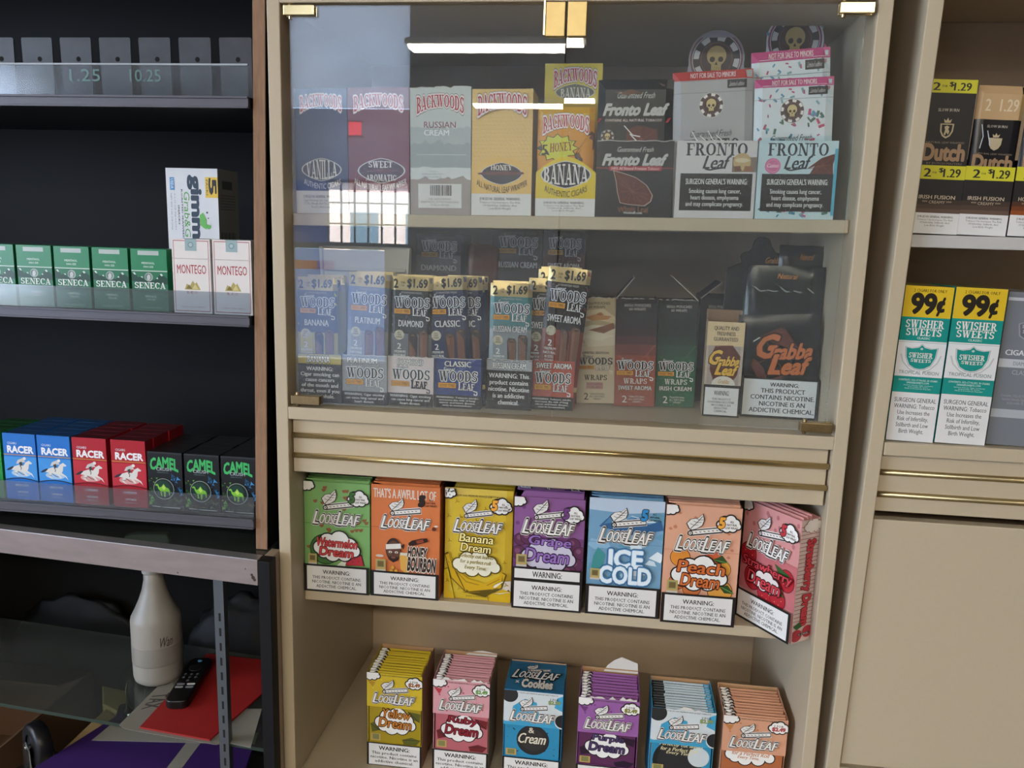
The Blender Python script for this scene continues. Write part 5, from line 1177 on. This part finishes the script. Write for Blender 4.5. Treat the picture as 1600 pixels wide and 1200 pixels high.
def ll_grape(a):
    a.rect(0, 0, 1, 1, '84558a'); scatter(a, 18, lambda u, v, r: a.ell(u, v, .03, None, '6c3c74', 10), 6, .03, .34)
    a.rect(0, .345, 1, .70, '6a3a6c')
    for u, v, r in ((.1,.38,.09),(.2,.36,.10),(.85,.40,.10),(.95,.47,.09),(.08,.50,.10),(.16,.60,.10),(.9,.58,.10),(.8,.65,.11),(.2,.67,.09),(.62,.68,.09),(.38,.67,.09)): a.ell(u, v, r*1.08, None, '22101f', 18); a.ell(u, v, r, None, '5a2c4c', 18); a.ell(u-.02, v-.015, r*.4, None, '7a4a68', 10)
    a.cloud(.50, .51, .40, .13, 'c0bccc', '2a1a2c')
    script(a, 'Grape', .22, .34, .82, .445, '8f6ab0', '36204a', tilt=-.12); script(a, 'Dream', .18, .455, .80, .57, '8f6ab0', '36204a', tilt=-.12)
    loose_head(a, five='6a3a78', word=(.15, .19, .84, .315), mark=(.26, .01, .74, .20)); sticker(a, .05, .505, .15)
    a.rect(0, .62, 1, .73, INK); a.rect(.03, .635, .965, .72, WHT); a.text('WARNING:', .29, .652, .71, .705, INK, .02)
    warn_block(a, 0, .73, 1, 1, fu=.03)
def ll_ice(a):
    a.rect(0, 0, 1, 1, '6f9ab8'); rnd = random.Random(12)
    for k in range(30):
        v = rnd.uniform(.02, .74); u = rnd.uniform(0, 1); q = rnd.uniform(.05, .16); a.poly([(max(0, u-q), v+.02), (max(0, u-q*.3), v-q*.25), (min(1, u+q*.6), v-q*.12), (min(1, u+q), v+.03), (u, min(.74, v+q*.35))], rnd.choice(['9fc0d4','c4d6e0','4f86b0','86b0cc','d6e2e8','5f94ac']))
    for p, c in (([(0,.0),(1,.0),(1,.09),(.5,.12),(0,.10)], 'b4c4d6'), ([(.14,.24),(.3,.13),(.48,.20),(.62,.15),(.8,.2),(.96,.16),(1,.24),(.6,.30)], '2f5a86'), ([(.2,.22),(.3,.14),(.4,.19)], '4a7aa0'), ([(.08,.50),(.14,.42),(.24,.48),(.20,.62),(.06,.60)], '3f8a8a')): a.poly(p, c)
    a.rect(0, .372, 1, .376, '5f86a0'); loose_head(a, cl=False, plain=True, five='2f86c0', word=(.17, .25, .84, .37), mark=(.28, .07, .78, .245))
    for s_, u0, u1, v0, v1 in (('ICE', .30, .74, .43, .575), ('COLD', .18, .86, .575, .715)): a.text(s_, u0, v0, u1, v1, 'dce8f0', .04, out=(('2f5f8a', .075), ('5a90b8', .035)), res=3)
    sticker(a, .05, .60, .13); warn_block(a, 0, .738, 1, 1)
def ll_peach(a):
    a.rect(0, 0, 1, 1, 'd6a084'); scatter(a, 22, lambda u, v, r: a.poly([(u-.03, v), (u, v-.014), (u+.03, v+.004), (u, v+.014)], 'bf7c5e'), 8)
    for u, v, r, c in ((.22,.44,.13,'d88a34'),(.66,.46,.14,'c8603c'),(.78,.52,.12,'d89a3c'),(.20,.65,.11,'c8703c'),(.78,.71,.16,'d89a44'),(.40,.70,.12,'c8703c')): a.ell(u, v, r*1.06, None, '4a2412'); a.ell(u, v, r, None, c)
    for p in ([(.66,.44),(.78,.40),(.86,.46),(.74,.47)], [(.76,.66),(.88,.65),(.97,.72),(.84,.72)]): a.poly(p, '2f4a24'); a.strip([p[0], p[2]], .01, '6f9a4a')
    a.rect(0, .375, 1, .378, 'b87a5e'); loose_head(a, word=(.17, .255, .84, .375)); dream(a, 'Peach', 'Dream', 'c86a30', '4a1a10', v=(.46, .56, .57, .675), cl=(.48, .565, .38, .135)); sticker(a, .06, .63, .15)
    warn_block(a, 0, .74, 1, 1)
def ll_straw(a):
    a.rect(0, 0, 1, 1, 'c98c8a'); scatter(a, 24, lambda u, v, r: a.ell(u, v, .025, .02, 'b06a6c', 10), 10)
    a.rect(0, .375, 1, .378, 'a86468'); a.rect(0, .38, 1, .74, 'b8686c')
    for u, v, r in ((.14,.44,.14),(.84,.52,.13),(.25,.62,.15),(.5,.70,.14),(.72,.70,.13)): a.ell(u, v, r*1.06, r*.72, '4a0e14'); a.ell(u, v, r, r*.68, 'a81f2c'); [a.ell(u + r*.5*math.cos(q), v + r*.33*math.sin(q), .007, None, 'e0b070', 6) for q in (0, 1.2, 2.4, 3.6, 4.8)]
    for p in ([(.62,.42),(.74,.44),(.90,.47),(.80,.50),(.88,.53),(.72,.50)], [(.66,.62),(.78,.63),(.84,.66),(.72,.66)]): a.poly(p, '2f5a2c')
    loose_head(a, five='b8303c', word=(.15, .255, .84, .375)); script(a, 'Strawberry', .08, .45, .95, .55, 'c23a44', '3f0c12', tilt=-.1); a.cloud(.52, .60, .28, .07, 'd8cfcc', '3f0c12'); script(a, 'Dream', .20, .555, .78, .66, 'c23a44', '3f0c12', tilt=-.1)
    warn_block(a, 0, .745, 1, 1)
def ll_side(a):
    a.rect(0, 0, 1, 1, 'cfb8b2')
    for k in range(26): a.rect(0, .05 + .032*k, 1, .0545 + .032*k, '8a3a44')
    a.cloud(.6, .05, .5, .05, 'd8cfca', '6a2a30'); a.text('Strawberry Dream', .25, .16, .80, .86, 'b8303c', .05, out=(('4a1016', .05),), rot=90)
    for u, v, r in ((.22,.94,.3),(.8,.92,.28)): a.ell(u, v, r, .05, 'a82f3a')
    a.poly([(.0,.86),(.3,.83),(.5,.87),(.2,.89)], '2f5a2c'); a.rect(.3, .925, .9, .945, '1a1212'); a.text('8 - 5 PACKS', .34, .928, .86, .943, 'd8cfca', .02, res=1)
def wrap_carton(nm, w, h, art, col, label, x, y, rz=0, d=.036, npch=3, extra=0.004, side=None):
    m = carton('wrap_carton', w, d, h, h + .001, col, side=side or col, inside=col, slope=.95); art(partart(m, w, h))
    if nm == 'straw': ll_side(Art(m, d, h, (w/2, 0, 0), (0, 1, 0), (0, 0, 1), (1, 0, 0)))
    o = place(m.build('wrap_carton'), x, y, ZL, rz); tag(o, label, 'box', 'wrap boxes on the lower shelf')
    for k in range(npch):
        hh = h + extra + .0012*k
        q, bul = pouchshape(w - .005, hh - .002, .0052, M(col, .35, bump=.1, scale=20), nx=8, nz=8, seed=k)
        a = partart(q, w - .005, hh - .002, bul, rough=.35); a.rect(.0, .0, 1, .012, M(col, .5, var=.25))
        c, s_ = math.cos(rz), math.sin(rz); ly = .0058 + .0075*k
        p = place(q.build('wrap_pouch'), x - s_*ly, y + c*ly, ZL + .0012, rz)
        tag(p, f'pouch in the {" ".join(label.split()[:2])} wrap box, {ORD[k]} from the front, only top edge showing', 'pouch', f'pouches in the {label.split(",")[0]}')
    return o
for nm, x, y, w, h, art, col, lab, kw in (
    ('melon', .0708, .052, .1035, .1755, ll_watermelon, '7aa965', 'green watermelon wrap box, leftmost on the lower shelf', {}),
    ('honey', .1778, .052, .1058, .1775, ll_honey, 'cb7240', 'orange honey bourbon wrap box, second from left on the lower shelf', {}),
    ('grape', .3950, .052, .1040, .1735, ll_grape, '84558a', 'purple grape wrap box, between the yellow and ice blue boxes', dict(extra=.012, npch=1)),
    ('ice', .5072, .052, .1085, .1795, ll_ice, '6f9ab8', 'ice blue wrap box lettered ICE COLD, right of the purple one', {}),
    ('peach', .6165, .046, .1060, .1785, ll_peach, 'd6a084', 'peach wrap box with fruit and leaves, left of the turned pink box', {}),
    ('straw', .7114, .0482, .1060, .1800, ll_straw, 'c98c8a', 'pink strawberry wrap box turned at an angle and overhanging, right end of the lower shelf', dict(rz=-.945))):
    wrap_carton(nm, w, h, art, col, lab, x, y, **kw)
# the purple box's tall pouch shows its cloud row; yellow: a full pouch stands before its box
m, bul = pouchshape(.1030, .1760, .007, M('cdb034', .32, bump=.06, scale=12), wig=.0005, seed=4); ll_banana(partart(m, .1030, .1760, bul, rough=.34))
tag(place(m.build('wrap_pouch'), .2880, .0640, ZL + .0004, 0), 'yellow banana wrap pouch without warning label, front of its row on the lower shelf', 'pouch')
for k in range(3):
    m, bul = pouchshape(.1025, .1785 + .0012*k, .006, M('b5951a', .35, bump=.1, scale=20), nx=8, nz=8, seed=k); tag(place(m.build('wrap_pouch'), .2885, .0745 + .008*k, ZL + .0004), f'yellow banana wrap pouch, {ORD[k]} behind the full front one, only its top edge showing', 'pouch', 'yellow pouches on the lower shelf')
m, bul = pouchshape(.0985, .1870, .006, M('84558a', .34, bump=.06, scale=12), seed=2); a = partart(m, .0985, .1870, bul, rough=.34); a.rect(0, 0, 1, .1, '83508a'); a.cloud(.06, .03, .14, .045, 'b9b6c4'); leaf_mark(a, .28, -.0, .74, .2); five_cloud(a, .84, .075, numcol='6a3a78'); a.text('CUT FROM 100% PREMIUM WHOLE LEAF', .2, .012, .76, .026, 'a884b0', .01, res=1)
tag(place(m.build('wrap_pouch'), .3945, .0740, ZL + .0012), 'purple grape wrap pouch standing taller behind the purple box front', 'pouch')

# ------------------------------------------------------------------ bottom compartment: opened boxes full of pouches
ZB = .6563
TXB = 'This product contains\nnicotine. Nicotine is an\naddictive chemical.'
def b_band(a, kind, col, price):
    """printed front strip: a spans the band only"""
    a.rect(0, 0, 1, 1, col)
    if kind == 'cookies':
        a.rect(0, 0, 1, 1, 'c9d0d2')
        for p in ([(.10,.9),(.16,.45),(.36,.22),(.56,.30),(.60,.60),(.80,.75),(1,.80),(1,1),(0,1),(0,.82)], [(.90,.12),(1,.05),(1,.5),(.86,.4)]): a.poly(p, '3f9ac0')
        a.ell(.06, .72, .12, None, 'c9d0d2'); a.ell(.10, .13, .14, None, INK); a.ell(.10, .13, .125, None, '2b2b2d'); a.ell(1.0, .80, .13, None, 'd8d8d4'); a.ell(1.0, .78, .12, None, '232325')
        a.rect(1.0, 0, 1.001, 1, '3f9ac0')
    else:
        scatter(a, 9, lambda u, v, r: a.poly([(u-.02, v), (u+.02, v-.02), (u+.015, v+.03)], {'yellow':'e0c23a','ruby':'b0384a','purple':'6a3a72','orange':'b86a34'}[kind]), 4, .1, .95)
        a.cloud(.08, .06, .16, .14); a.poly([(.02,.24),(.16,.26),(.11,.42)], {'yellow':'b08a2c','ruby':'b83a48','purple':'6a3a72','orange':'b87a44'}[kind]); a.cloud(.86, .22, .16, .15)
    a.text('CUT FROM 100% PREMIUM WHOLE LEAF TOBACCO', .20, .03, .92, .07, '4a4030', .01, res=1, tilt=0)
    a.text('2 FOR', .78, .14, .93, .20, '4a3a30', .02, res=1); a.text(price, .76, .21, .96, .32, {'yellow':'9a5a2c','ruby':'6a9a4a','purple':'8a8a34','orange':'b0484a','cookies':'8a9a5a'}[kind], .05, out=((INK, .02),))
    leaf_mark(a, .26, .15, .76, .58); loose_word(a, .14, .57, .85, .85)
def b_window(a, kind):
    if kind == 'cookies':
        a.rect(0, 0, 1, 1, '2f86ac'); a.ell(.52, .45, .30, None, INK); a.ell(.52, .45, .29, None, '2c2a2a'); a.ell(.52, .45, .22, None, '353232')
        rnd = random.Random(2)
        for k in range(18): a.poly([(u+rnd.uniform(-.03,.03), v+rnd.uniform(-.04,.04)) for u, v in [(rnd.uniform(.05,.95), rnd.uniform(.1,.9))]*4], '1c2a30')
        a.text('&', .44, .08, .54, .24, 'd8d0bc', .02, out=((INK, .03),)); a.text('Cream', .26, .25, .76, .55, 'd8d0bc', .03, out=((INK, .03),), shear=.25)
    elif kind == 'cookies2':
        a.rect(0, 0, 1, 1, '2f86ac'); a.ell(.45, .6, .42, None, '1f2022'); a.ell(.45, .6, .34, None, '2c2c2e'); a.ell(.80, .40, .18, None, 'c4ccce')
        for k, s_ in enumerate(('Perfectly cut leaves', 'for a Perfect Roll', 'Every Time.')): a.text(s_, [.14,.16,.26][k], .02+.13*k, [.86,.78,.70][k], .14+.13*k, 'd8cda0', .02, shear=.3, tilt=-.15)
    elif kind == 'orange':
        a.rect(0, 0, 1, 1, 'a8623c'); a.cloud(.45, .12, .44, .3)
        for k, s_ in enumerate(('for a Perfect Roll', 'Every Time.')): a.text(s_, [.16,.26][k], .03+.14*k, [.78,.62][k], .16+.14*k, 'b87034', .02, shear=.3, tilt=-.1)
    else:
        bg, f1, ink, s1 = {'yellow': ('a08a1e', 'c07a2c', '3a1a10', 'Yellow'), 'ruby': ('b06068', '8a2030', '3a0c12', 'Ruby'), 'purple': ('5a2c52', '4a3a62', '1f1430', 'Purple')}[kind]
        a.rect(0, 0, 1, 1, bg)
        for p in ([(.75,.10),(1,.14),(.98,.36),(.80,.28)], [(.02,.5),(.16,.40),(.2,.66),(.05,.72)], [(.64,.86),(.82,.78),(1,.84),(.9,1),(.68,1)]): a.poly(p, {'yellow': '5a5a24', 'ruby': '6a2228', 'purple': '2c1830'}[kind]); a.strip([p[0], p[2]], .01, INK)
        a.cloud(.50, .40, .40, .33)
        script(a, s1, .25, .08, .80, .30, f1, ink, tilt=-.12); script(a, 'Dream', .20, .32, .82, .56, f1, ink, tilt=-.12)
    a.rect(.03, .74, .22, .93, 'b99a5a'); a.rect(.06, .76, .19, .90, '7a7a4a')
for i, (kind, win, x, w, hz, col, price, npch, lab) in enumerate((
    ('yellow', 'yellow', .1620, .0890, .160, 'c9ae2c', '$2.49', 10, 'yellow opened wrap box, leftmost in the bottom compartment'),
    ('ruby', 'ruby', .2685, .0890, .159, 'cf969c', '$2.49', 11, 'pink opened wrap box with torn top, second from left in the bottom compartment'),
    ('cookies', 'cookies', .3810, .0910, .1525, '2f86ac', '$2.99', 0, 'blue closed wrap box with printed lid, third from left in the bottom compartment'),
    ('purple', 'purple', .4965, .0920, .1520, '935c9a', '$2.49', 9, 'purple opened wrap box with torn white flap, fourth from left in the bottom compartment'),
    ('cookies', 'cookies2', .6085, .0950, .1460, '3f9ac0', '$2.99', 11, 'blue and white opened wrap box with black cookies, fifth from left in the bottom compartment'),
    ('orange', 'orange', .7140, .0935, .1450, 'cc9678', '$2.49', 10, 'tan orange opened wrap box, rightmost in the bottom compartment'))):
    d = .088; r = empty('wrap_carton', (x, .050, ZB)); tag(r, lab, 'box', 'opened wrap boxes in the bottom compartment')
    m = MB(); c = M(col, .45); kr = M('8a6a50', .75); t = .0009
    m.box(-w/2, w/2, d-t, d, 0, hz + .003, M('b08a64', .7)); m.box(-w/2, w/2, 0, d, 0, t, c); m.box(-w/2, w/2, 0, t, 0, .040, c)
    for sx in (-w/2, w/2 - t):
        m.prism([(0,0),(d,0),(d,hz+.003),(.012,hz),(0,hz),(0,hz-.058),(.004,hz-.060),(.004,.042),(0,.040)], 'x', sx, sx + t, kr if sx > 0 and kind in ('yellow', 'ruby') else M(col, .55))
    m.build('carton_tray', r)
    m = MB(); m.box(-w/2, w/2, 0, t, 0, .040, c); a = Art(m, w, .040, (-w/2, 0, 0)); a.rect(0, 0, 1, 1, INK); a.rect(.035, .05, .965, .97, WHT); a.text('WARNING:', .22, .14, .78, .31, INK, .03); a.lines(TXB, .07, .38, .93, .86, INK, .02); o = m.build('warning_panel', r); tag(o, 'white warning panel with black frame'); o.location = (0, -.0006, 0)
    m = MB()
    m.box(-w/2, w/2, 0, t, 0, .058, c)
    if npch and kind != 'orange' and kind != 'yellow':
        rnd = random.Random(i); pts = [(-w/2 + w*(.15 + .8*k/14), .058 + max(0, rnd.uniform(-.002, .006))) for k in range(15)]; m.prism([(pts[0][0], .0575)] + pts + [(pts[-1][0], .0575)], 'y', .0002, t, M('d2cdc6', .85))
    b_band(Art(m, w, .058, (-w/2, 0, 0)), kind, col, price); o = m.build('front_band', r); o.location = (0, 0, hz - .058)
    if not npch:
        m = MB(); m.box(-w/2, w/2, .0, d, 0, .0012, M('2a6a8e', .45)); m.prism([(-w/2, d), (w/2, d), (w/2-.004, d+.006), (-w/2+.004, d+.006)], 'z', 0, .0012, M('2a6a8e', .45))
        a = Art(m, w, d, (-w/2, 0, .0012), (1,0,0), (0,1,0), (0,0,1)); leaf_mark(a, .30, .10, .74, .36); loose_word(a, .12, .34, .88, .62, ink='17242c', rim='17242c'); a.text('x', .16, .72, .23, .80, 'c8c4ba', .02); a.text('Cookies', .28, .66, .80, .92, 'd0ccc4', .06, out=((INK, .04),))
        o = m.build('lid', r); o.location = (0, 0, hz); tag(o, 'printed blue lid')
    if npch == 9 or npch == 11 and kind == 'ruby':
        m = MB(); q = [(-.01,0),(.045,0),(.044,.016),(.034,.019),(.018,.024),(.006,.018),(-.004,.010)]; m.prism([(u*w/.092, v*(1 if npch == 9 else .35)) for u, v in q], 'y', 0, .0007, M('d2cdc6', .85)); o = m.build('torn_flap', r); o.location = (0, d - .002, hz - .002); o.rotation_euler = (-.35, 0, 0)
    n = max(npch, 1); cc = {'cookies': 'a9bac4'}.get(kind, col); proto = None
    for k in range(n):
        hh = (hz - .0002 if npch else hz - .004)
        if k == 0:
            q, bul = pouchshape(w - .006, hh, .0055, M(cc, .32, bump=.06, scale=16), seed=i); a = partart(q, w - .006, hh, bul, rough=.32)
            b = Art(q, w - .006, hz - .058 - .0365, (-(w-.006)/2, 0, .0370), curve=lambda u, v: .00275, rough=.32, base=2.5e-4); b_window(b, win)
            if kind != 'cookies': a.cloud(.07, .035, .11, .04)
            else: a.rect(0, 0, .2, .06, '1d1d1f'); a.rect(.2, 0, .9, .06, 'b4c2ca'); a.rect(.9, 0, 1, .07, '3f9ac0')
            a.text('CUT FROM 100% PREMIUM WHOLE LEAF TOBACCO', .22, .012, .92, .026, '3a3028', .015, res=1)
            o = q.build('wrap_pouch'); dz = 0
        elif k == 1:
            q, bul = pouchshape(w - .006, hh, .0055, M(cc, .34, bump=.06, scale=16), nx=8, nz=10, seed=i+9); a = partart(q, w - .006, hh, bul, rough=.34)
            if kind != 'cookies': a.cloud(.07, .035, .11, .04)
            else: a.rect(0, 0, .2, .06, '1d1d1f'); a.rect(.2, 0, .9, .06, 'b4c2ca'); a.rect(.9, 0, 1, .07, '3f9ac0')
            a.text('CUT FROM 100% PREMIUM WHOLE LEAF TOBACCO', .22, .012, .92, .026, '3a3028', .015, res=1)
            o = q.build('wrap_pouch'); proto = o
        else: o = copy_tree(proto)
        rnd = random.Random(i*20+k)
        o.location = (x + rnd.uniform(-.001, .001), .050 + .0048 + (d-.008)*k/max(n, 1), ZB + .0012); o.rotation_euler = (rnd.uniform(-.008, .004), rnd.uniform(-.006, .006), 0)
        base = lab.split(' wrap')[0].replace(' opened', '').replace('tan ', '')
        tag(o, (f'front pouch in the {base} box of the bottom compartment, showing through its window' if k == 0 else f'pouch packed in the {base} box of the bottom compartment, {ORD[k]} from the front'), 'pouch', f'pouches in the {base} box of the bottom compartment')

# ------------------------------------------------------------------ right cabinet: cigar boxes
def a_dutch(a, seg, flav='IRISH FUSION', fl2='*** CREAMY ***', warm=('3a2c24', '4a382e', '5f4a3e')):
    """seg 0 = full closed front, 1 = lower box front only"""
    k = 1.0 if seg == 0 else .189/.085
    Y = (lambda v: v) if seg == 0 else (lambda v: (v - .55)*k)
    a.rect(0, 0, 1, 1, '1c191b')
    if seg == 0:
        a.rect(0, 0, 1, .085, 'c9c22a'); a.text('2', .12, .02, .26, .07, '23201a', .03); a.text('FOR', .30, .035, .40, .05, '23201a', .02, res=1); a.text('$', .44, .015, .53, .048, '23201a', .03); a.text('1.29', .54, .02, .88, .07, '23201a', .03)
        dutch_mark(a)
    a.rect(0, Y(.55), 1, Y(.64), 'c9c22a'); a.text('2', .16, Y(.57), .30, Y(.625), '23201a', .03); a.text('FOR', .33, Y(.59), .42, Y(.603), '23201a', .02, res=1); a.text('$', .46, Y(.565), .55, Y(.598), '23201a', .03); a.text('1.29', .56, Y(.57), .90, Y(.625), '23201a', .03)
    for j, c in enumerate(warm): a.rect(0, Y(.775 + .03*j), 1, Y(.805 + .03*j), c)
    a.text(flav, .12, Y(.745), .86, Y(.77), 'c4b29a', .015); a.text(fl2, .20, Y(.78), .80, Y(.80), 'b5a48e', -.01)
    a.rect(0, Y(.862), 1, 1, WHT); a.text('SURGEON GENERAL WARNING:', .14, Y(.88), .88, Y(.894), '4a4644', .02, res=1); a.lines(SURG, .14, Y(.90), .88, Y(.955), '5a5654', 0)
def dutch_mark(a, o=0.0, k=1.0):
    Y = lambda v: o + (v - 0)*k
    a.text('SLOW BURN', .28, Y(.183), .70, Y(.203), 'b5aa9a', .015, res=1)
    a.poly([(.36,Y(.28)),(.64,Y(.28)),(.63,Y(.33)),(.58,Y(.36)),(.50,Y(.375)),(.42,Y(.36)),(.37,Y(.33))], 'b9a888'); a.poly([(.39,Y(.287)),(.61,Y(.287)),(.60,Y(.328)),(.56,Y(.352)),(.50,Y(.364)),(.44,Y(.352)),(.40,Y(.328))], '1c191b')
    a.poly([(.45,Y(.35)),(.47,Y(.32)),(.45,Y(.30)),(.50,Y(.292)),(.55,Y(.30)),(.53,Y(.315)),(.56,Y(.33)),(.54,Y(.35)),(.50,Y(.335)),(.48,Y(.355))], 'b9a888'); a.poly([(.44,Y(.275)),(.42,Y(.25)),(.47,Y(.262)),(.50,Y(.242)),(.53,Y(.262)),(.58,Y(.25)),(.56,Y(.275))], 'b9a888')
    a.text('NATURAL LEAF WRAPPED', .12, Y(.395), .90, Y(.408), '8a7a68', 0, res=1); a.text('Dutch', .08, Y(.415), .92, Y(.515), '9a7a5c', .05, res=5); a.text('BY DUTCH MASTERS', .18, Y(.53), .90, Y(.543), '7a6c5e', .01, res=1)
RYL = .0205
o = solid_box('cigar_box', .0590, .07, .189, '1c191b', lambda a: a_dutch(a, 0), side='2a2426', top='b5a27a'); tag(place(o, .8745, .030, 1.5130 + .0012, 0, RYL), 'tall black cigar box with two yellow price bands, half hidden behind the right cabinet edge', 'box', 'black cigar boxes with yellow price bands')
for k, (x, fl, f2, wm, lab) in enumerate(((.9336, 'IRISH FUSION', '*** CREAMY ***', ('3a2c24', '4a382e', '5f4a3e'), 'opened black cigar box with one yellow band, middle of the right cabinet upper shelf'), (.9940, 'HONEY FUSION', '*** SWEET ***', ('4a2818', '6a3416', '8a4418'), 'opened black cigar box fading to orange, cut by the right picture edge'))):
    m = carton('cigar_box', .0586, .07, .0852, .10, '1c191b', slope=.8, inside='2a2522'); a_dutch(partart(m, .0586, .0852), 1, fl, f2, wm); o = m.build('cigar_box'); tag(place(o, x, .030, 1.5130 + .0007, 0, RYL), lab, 'box', 'black cigar boxes with yellow price bands')
    m, bul = pouchshape(.0560, .182, .008, M('1a181b', .25, bump=.12, scale=12), wig=.0008, seed=k+5); a = partart(m, .0560, .182, bul, rough=.28)
    a.rect(0, 0, 1, .225, 'b9986e' if k == 0 else 'b5b83a'); a.text('2  1.29', .18, .09, .86, .17, 'd0bfa0', .02); dutch_mark(a, .10, .88)
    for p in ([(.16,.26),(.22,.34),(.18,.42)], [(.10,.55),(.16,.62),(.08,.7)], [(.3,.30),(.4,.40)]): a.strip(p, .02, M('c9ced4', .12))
    place(tag(m.build('cigar_pouch'), ['black cigar pouch with tan top standing in the middle black box of the right cabinet', 'black cigar pouch with yellow green top in the box at the right picture edge'][k], 'pouch'), x + .0005, .0375, 1.5130 + .0022, 0, RYL + .014)
def a_swisher(a):
    a.rect(0, 0, 1, .235, 'd6b42c'); a.text('2 CIGARS FOR ONLY', .18, .022, .86, .045, '3a3018', .015, res=1); a.text('99', .17, .06, .66, .205, '2b2620', .05, res=6); a.text('\u00a2', .70, .085, .84, .215, '2b2620', .05, res=5)
    a.rect(0, .235, 1, .415, '1f8a80'); a.text('SWISHER', .10, .255, .90, .315, 'dedcd6', -.0, font='slab'); a.text('SWEETS', .13, .32, .86, .375, 'dedcd6', -.0, font='slab'); a.text('CLASSIC', .37, .385, .64, .402, 'c8dcd6', .02, res=1)
    a.rect(0, .415, 1, .69, 'd8d8d8'); a.rect(0, .424, 1, .428, '8ab0aa')
    sh = [(.5,.445),(.56,.465),(.70,.475),(.82,.468),(.80,.54),(.72,.60),(.60,.625),(.5,.63),(.40,.625),(.28,.60),(.20,.54),(.18,.468),(.30,.475),(.44,.465)]
    for s_ in (-1, 1): a.strip([(.5+s_*.42,.52),(.5+s_*.36,.58),(.5+s_*.22,.63),(.5+s_*.1,.65)], .03, 'b9bab8')
    a.poly([(.5+(u-.5)*1.08, .535+(v-.535)*1.10) for u, v in sh], '8f9a98'); a.poly([(.5+(u-.5)*1.04, .535+(v-.535)*1.05) for u, v in sh], 'd8d8d8'); a.poly(sh, '1f8a80'); a.ell(.5, .475, .03, None, 'a8c0bc', 12)
    a.text('SWISHER', .25, .505, .75, .545, 'dedcd6', .0, font='slab'); a.text('SWEETS', .30, .555, .72, .58, 'dedcd6', .0, font='slab', arc=-.2)
    a.text('TROPICAL FUSION', .08, .645, .92, .672, '6a7a78', .0); a.rect(0, .69, 1, .694, '4a9088'); a.rect(0, .70, 1, .815, '1f8a80')
    a.text('CONTENTS: 15/2-CT PACKS, 30 CIGARS\nSWISHERSWEETS.COM', .10, .71, .92, .745, 'c8dcd6', .01, res=1); a.text('Swisher Sweets Cigar Company\nJacksonville, FL 32206\nMade in Dominican Republic', .22, .752, .84, .79, 'b9d4ce', 0, res=1)
    a.rect(0, .815, 1, 1, 'd8d7d6'); a.rect(0, .815, 1, 1, 'd8d7d6'); a.lines('SURGEON GENERAL\nWARNING: Tobacco\nUse Increases the\nRisk of Infertility,\nStillbirth and Low\nBirth Weight.', .07, .70 + .135, .95, .975, '55524f', .01, res=2)
def a_swish(a):
    # the printed bands sit higher on the carton, the warning fills the lowest third
    H = a.h; V0 = a.P
    a.P = lambda u, v: V0(u, v*.835 if v < .8151 else .6805 + (v - .815)*(1-.6805)/.185)
    a_swisher(a)
for k, (x, w, lab) in enumerate(((.8688, .0590, 'left'), (.9316, .0620, 'right'))):
    o = solid_box('cigar_box', w, .09, .2035, '1f8a80', a_swish, rough=.25, top='8f8a50'); tag(place(o, x, .010, 1.2438 + .0008, 0, RYL), f'teal and white cigar box with yellow 99 cent band, {lab} of the two', 'box', 'teal cigar boxes in the right cabinet')
def a_gray(a):
    a.rect(0, 0, 1, 1, '75797f'); a.rect(0, .035, 1, .055, 'b9bdc2'); a.poly([(.26,.20),(.40,.185),(.5,.17),(.60,.185),(.78,.20),(.74,.28),(.5,.32),(.3,.28)], '8d9197'); a.poly([(.29,.205),(.5,.18),(.75,.205),(.70,.275),(.5,.31),(.33,.275)], '63676d'); a.text('SWISHER\nSWEETS', .34, .205, .70, .26, 'b5b9be', .02)
    a.text('CIGARILLOS', .10, .37, .92, .405, 'd0d3d6', .03); a.rect(0, .43, 1, .485, 'b9bdc2'); a.text('DIAMONDS', .28, .445, .74, .47, '85898f', .02); a.text('CLASSIC', .28, .50, .70, .53, 'a5a9ae', .0); a.text('Contents: 15/2-Ct Packs 30 Cigars\nSwisher Sweets Cigar Company\nJacksonville, FL 32206', .14, .66, .88, .73, '9ea2a8', 0, res=1); a.rect(0, .76, 1, .815, 'a9adb3')
o = solid_box('cigar_box', .0640, .09, .1995, '75797f', a_gray, rough=.22, side='8f9399'); tag(place(o, .9990, .016, 1.2438 + .0008, 0, RYL), 'shrink wrapped grey cigar box right of the teal boxes, cut by the picture edge', 'box')
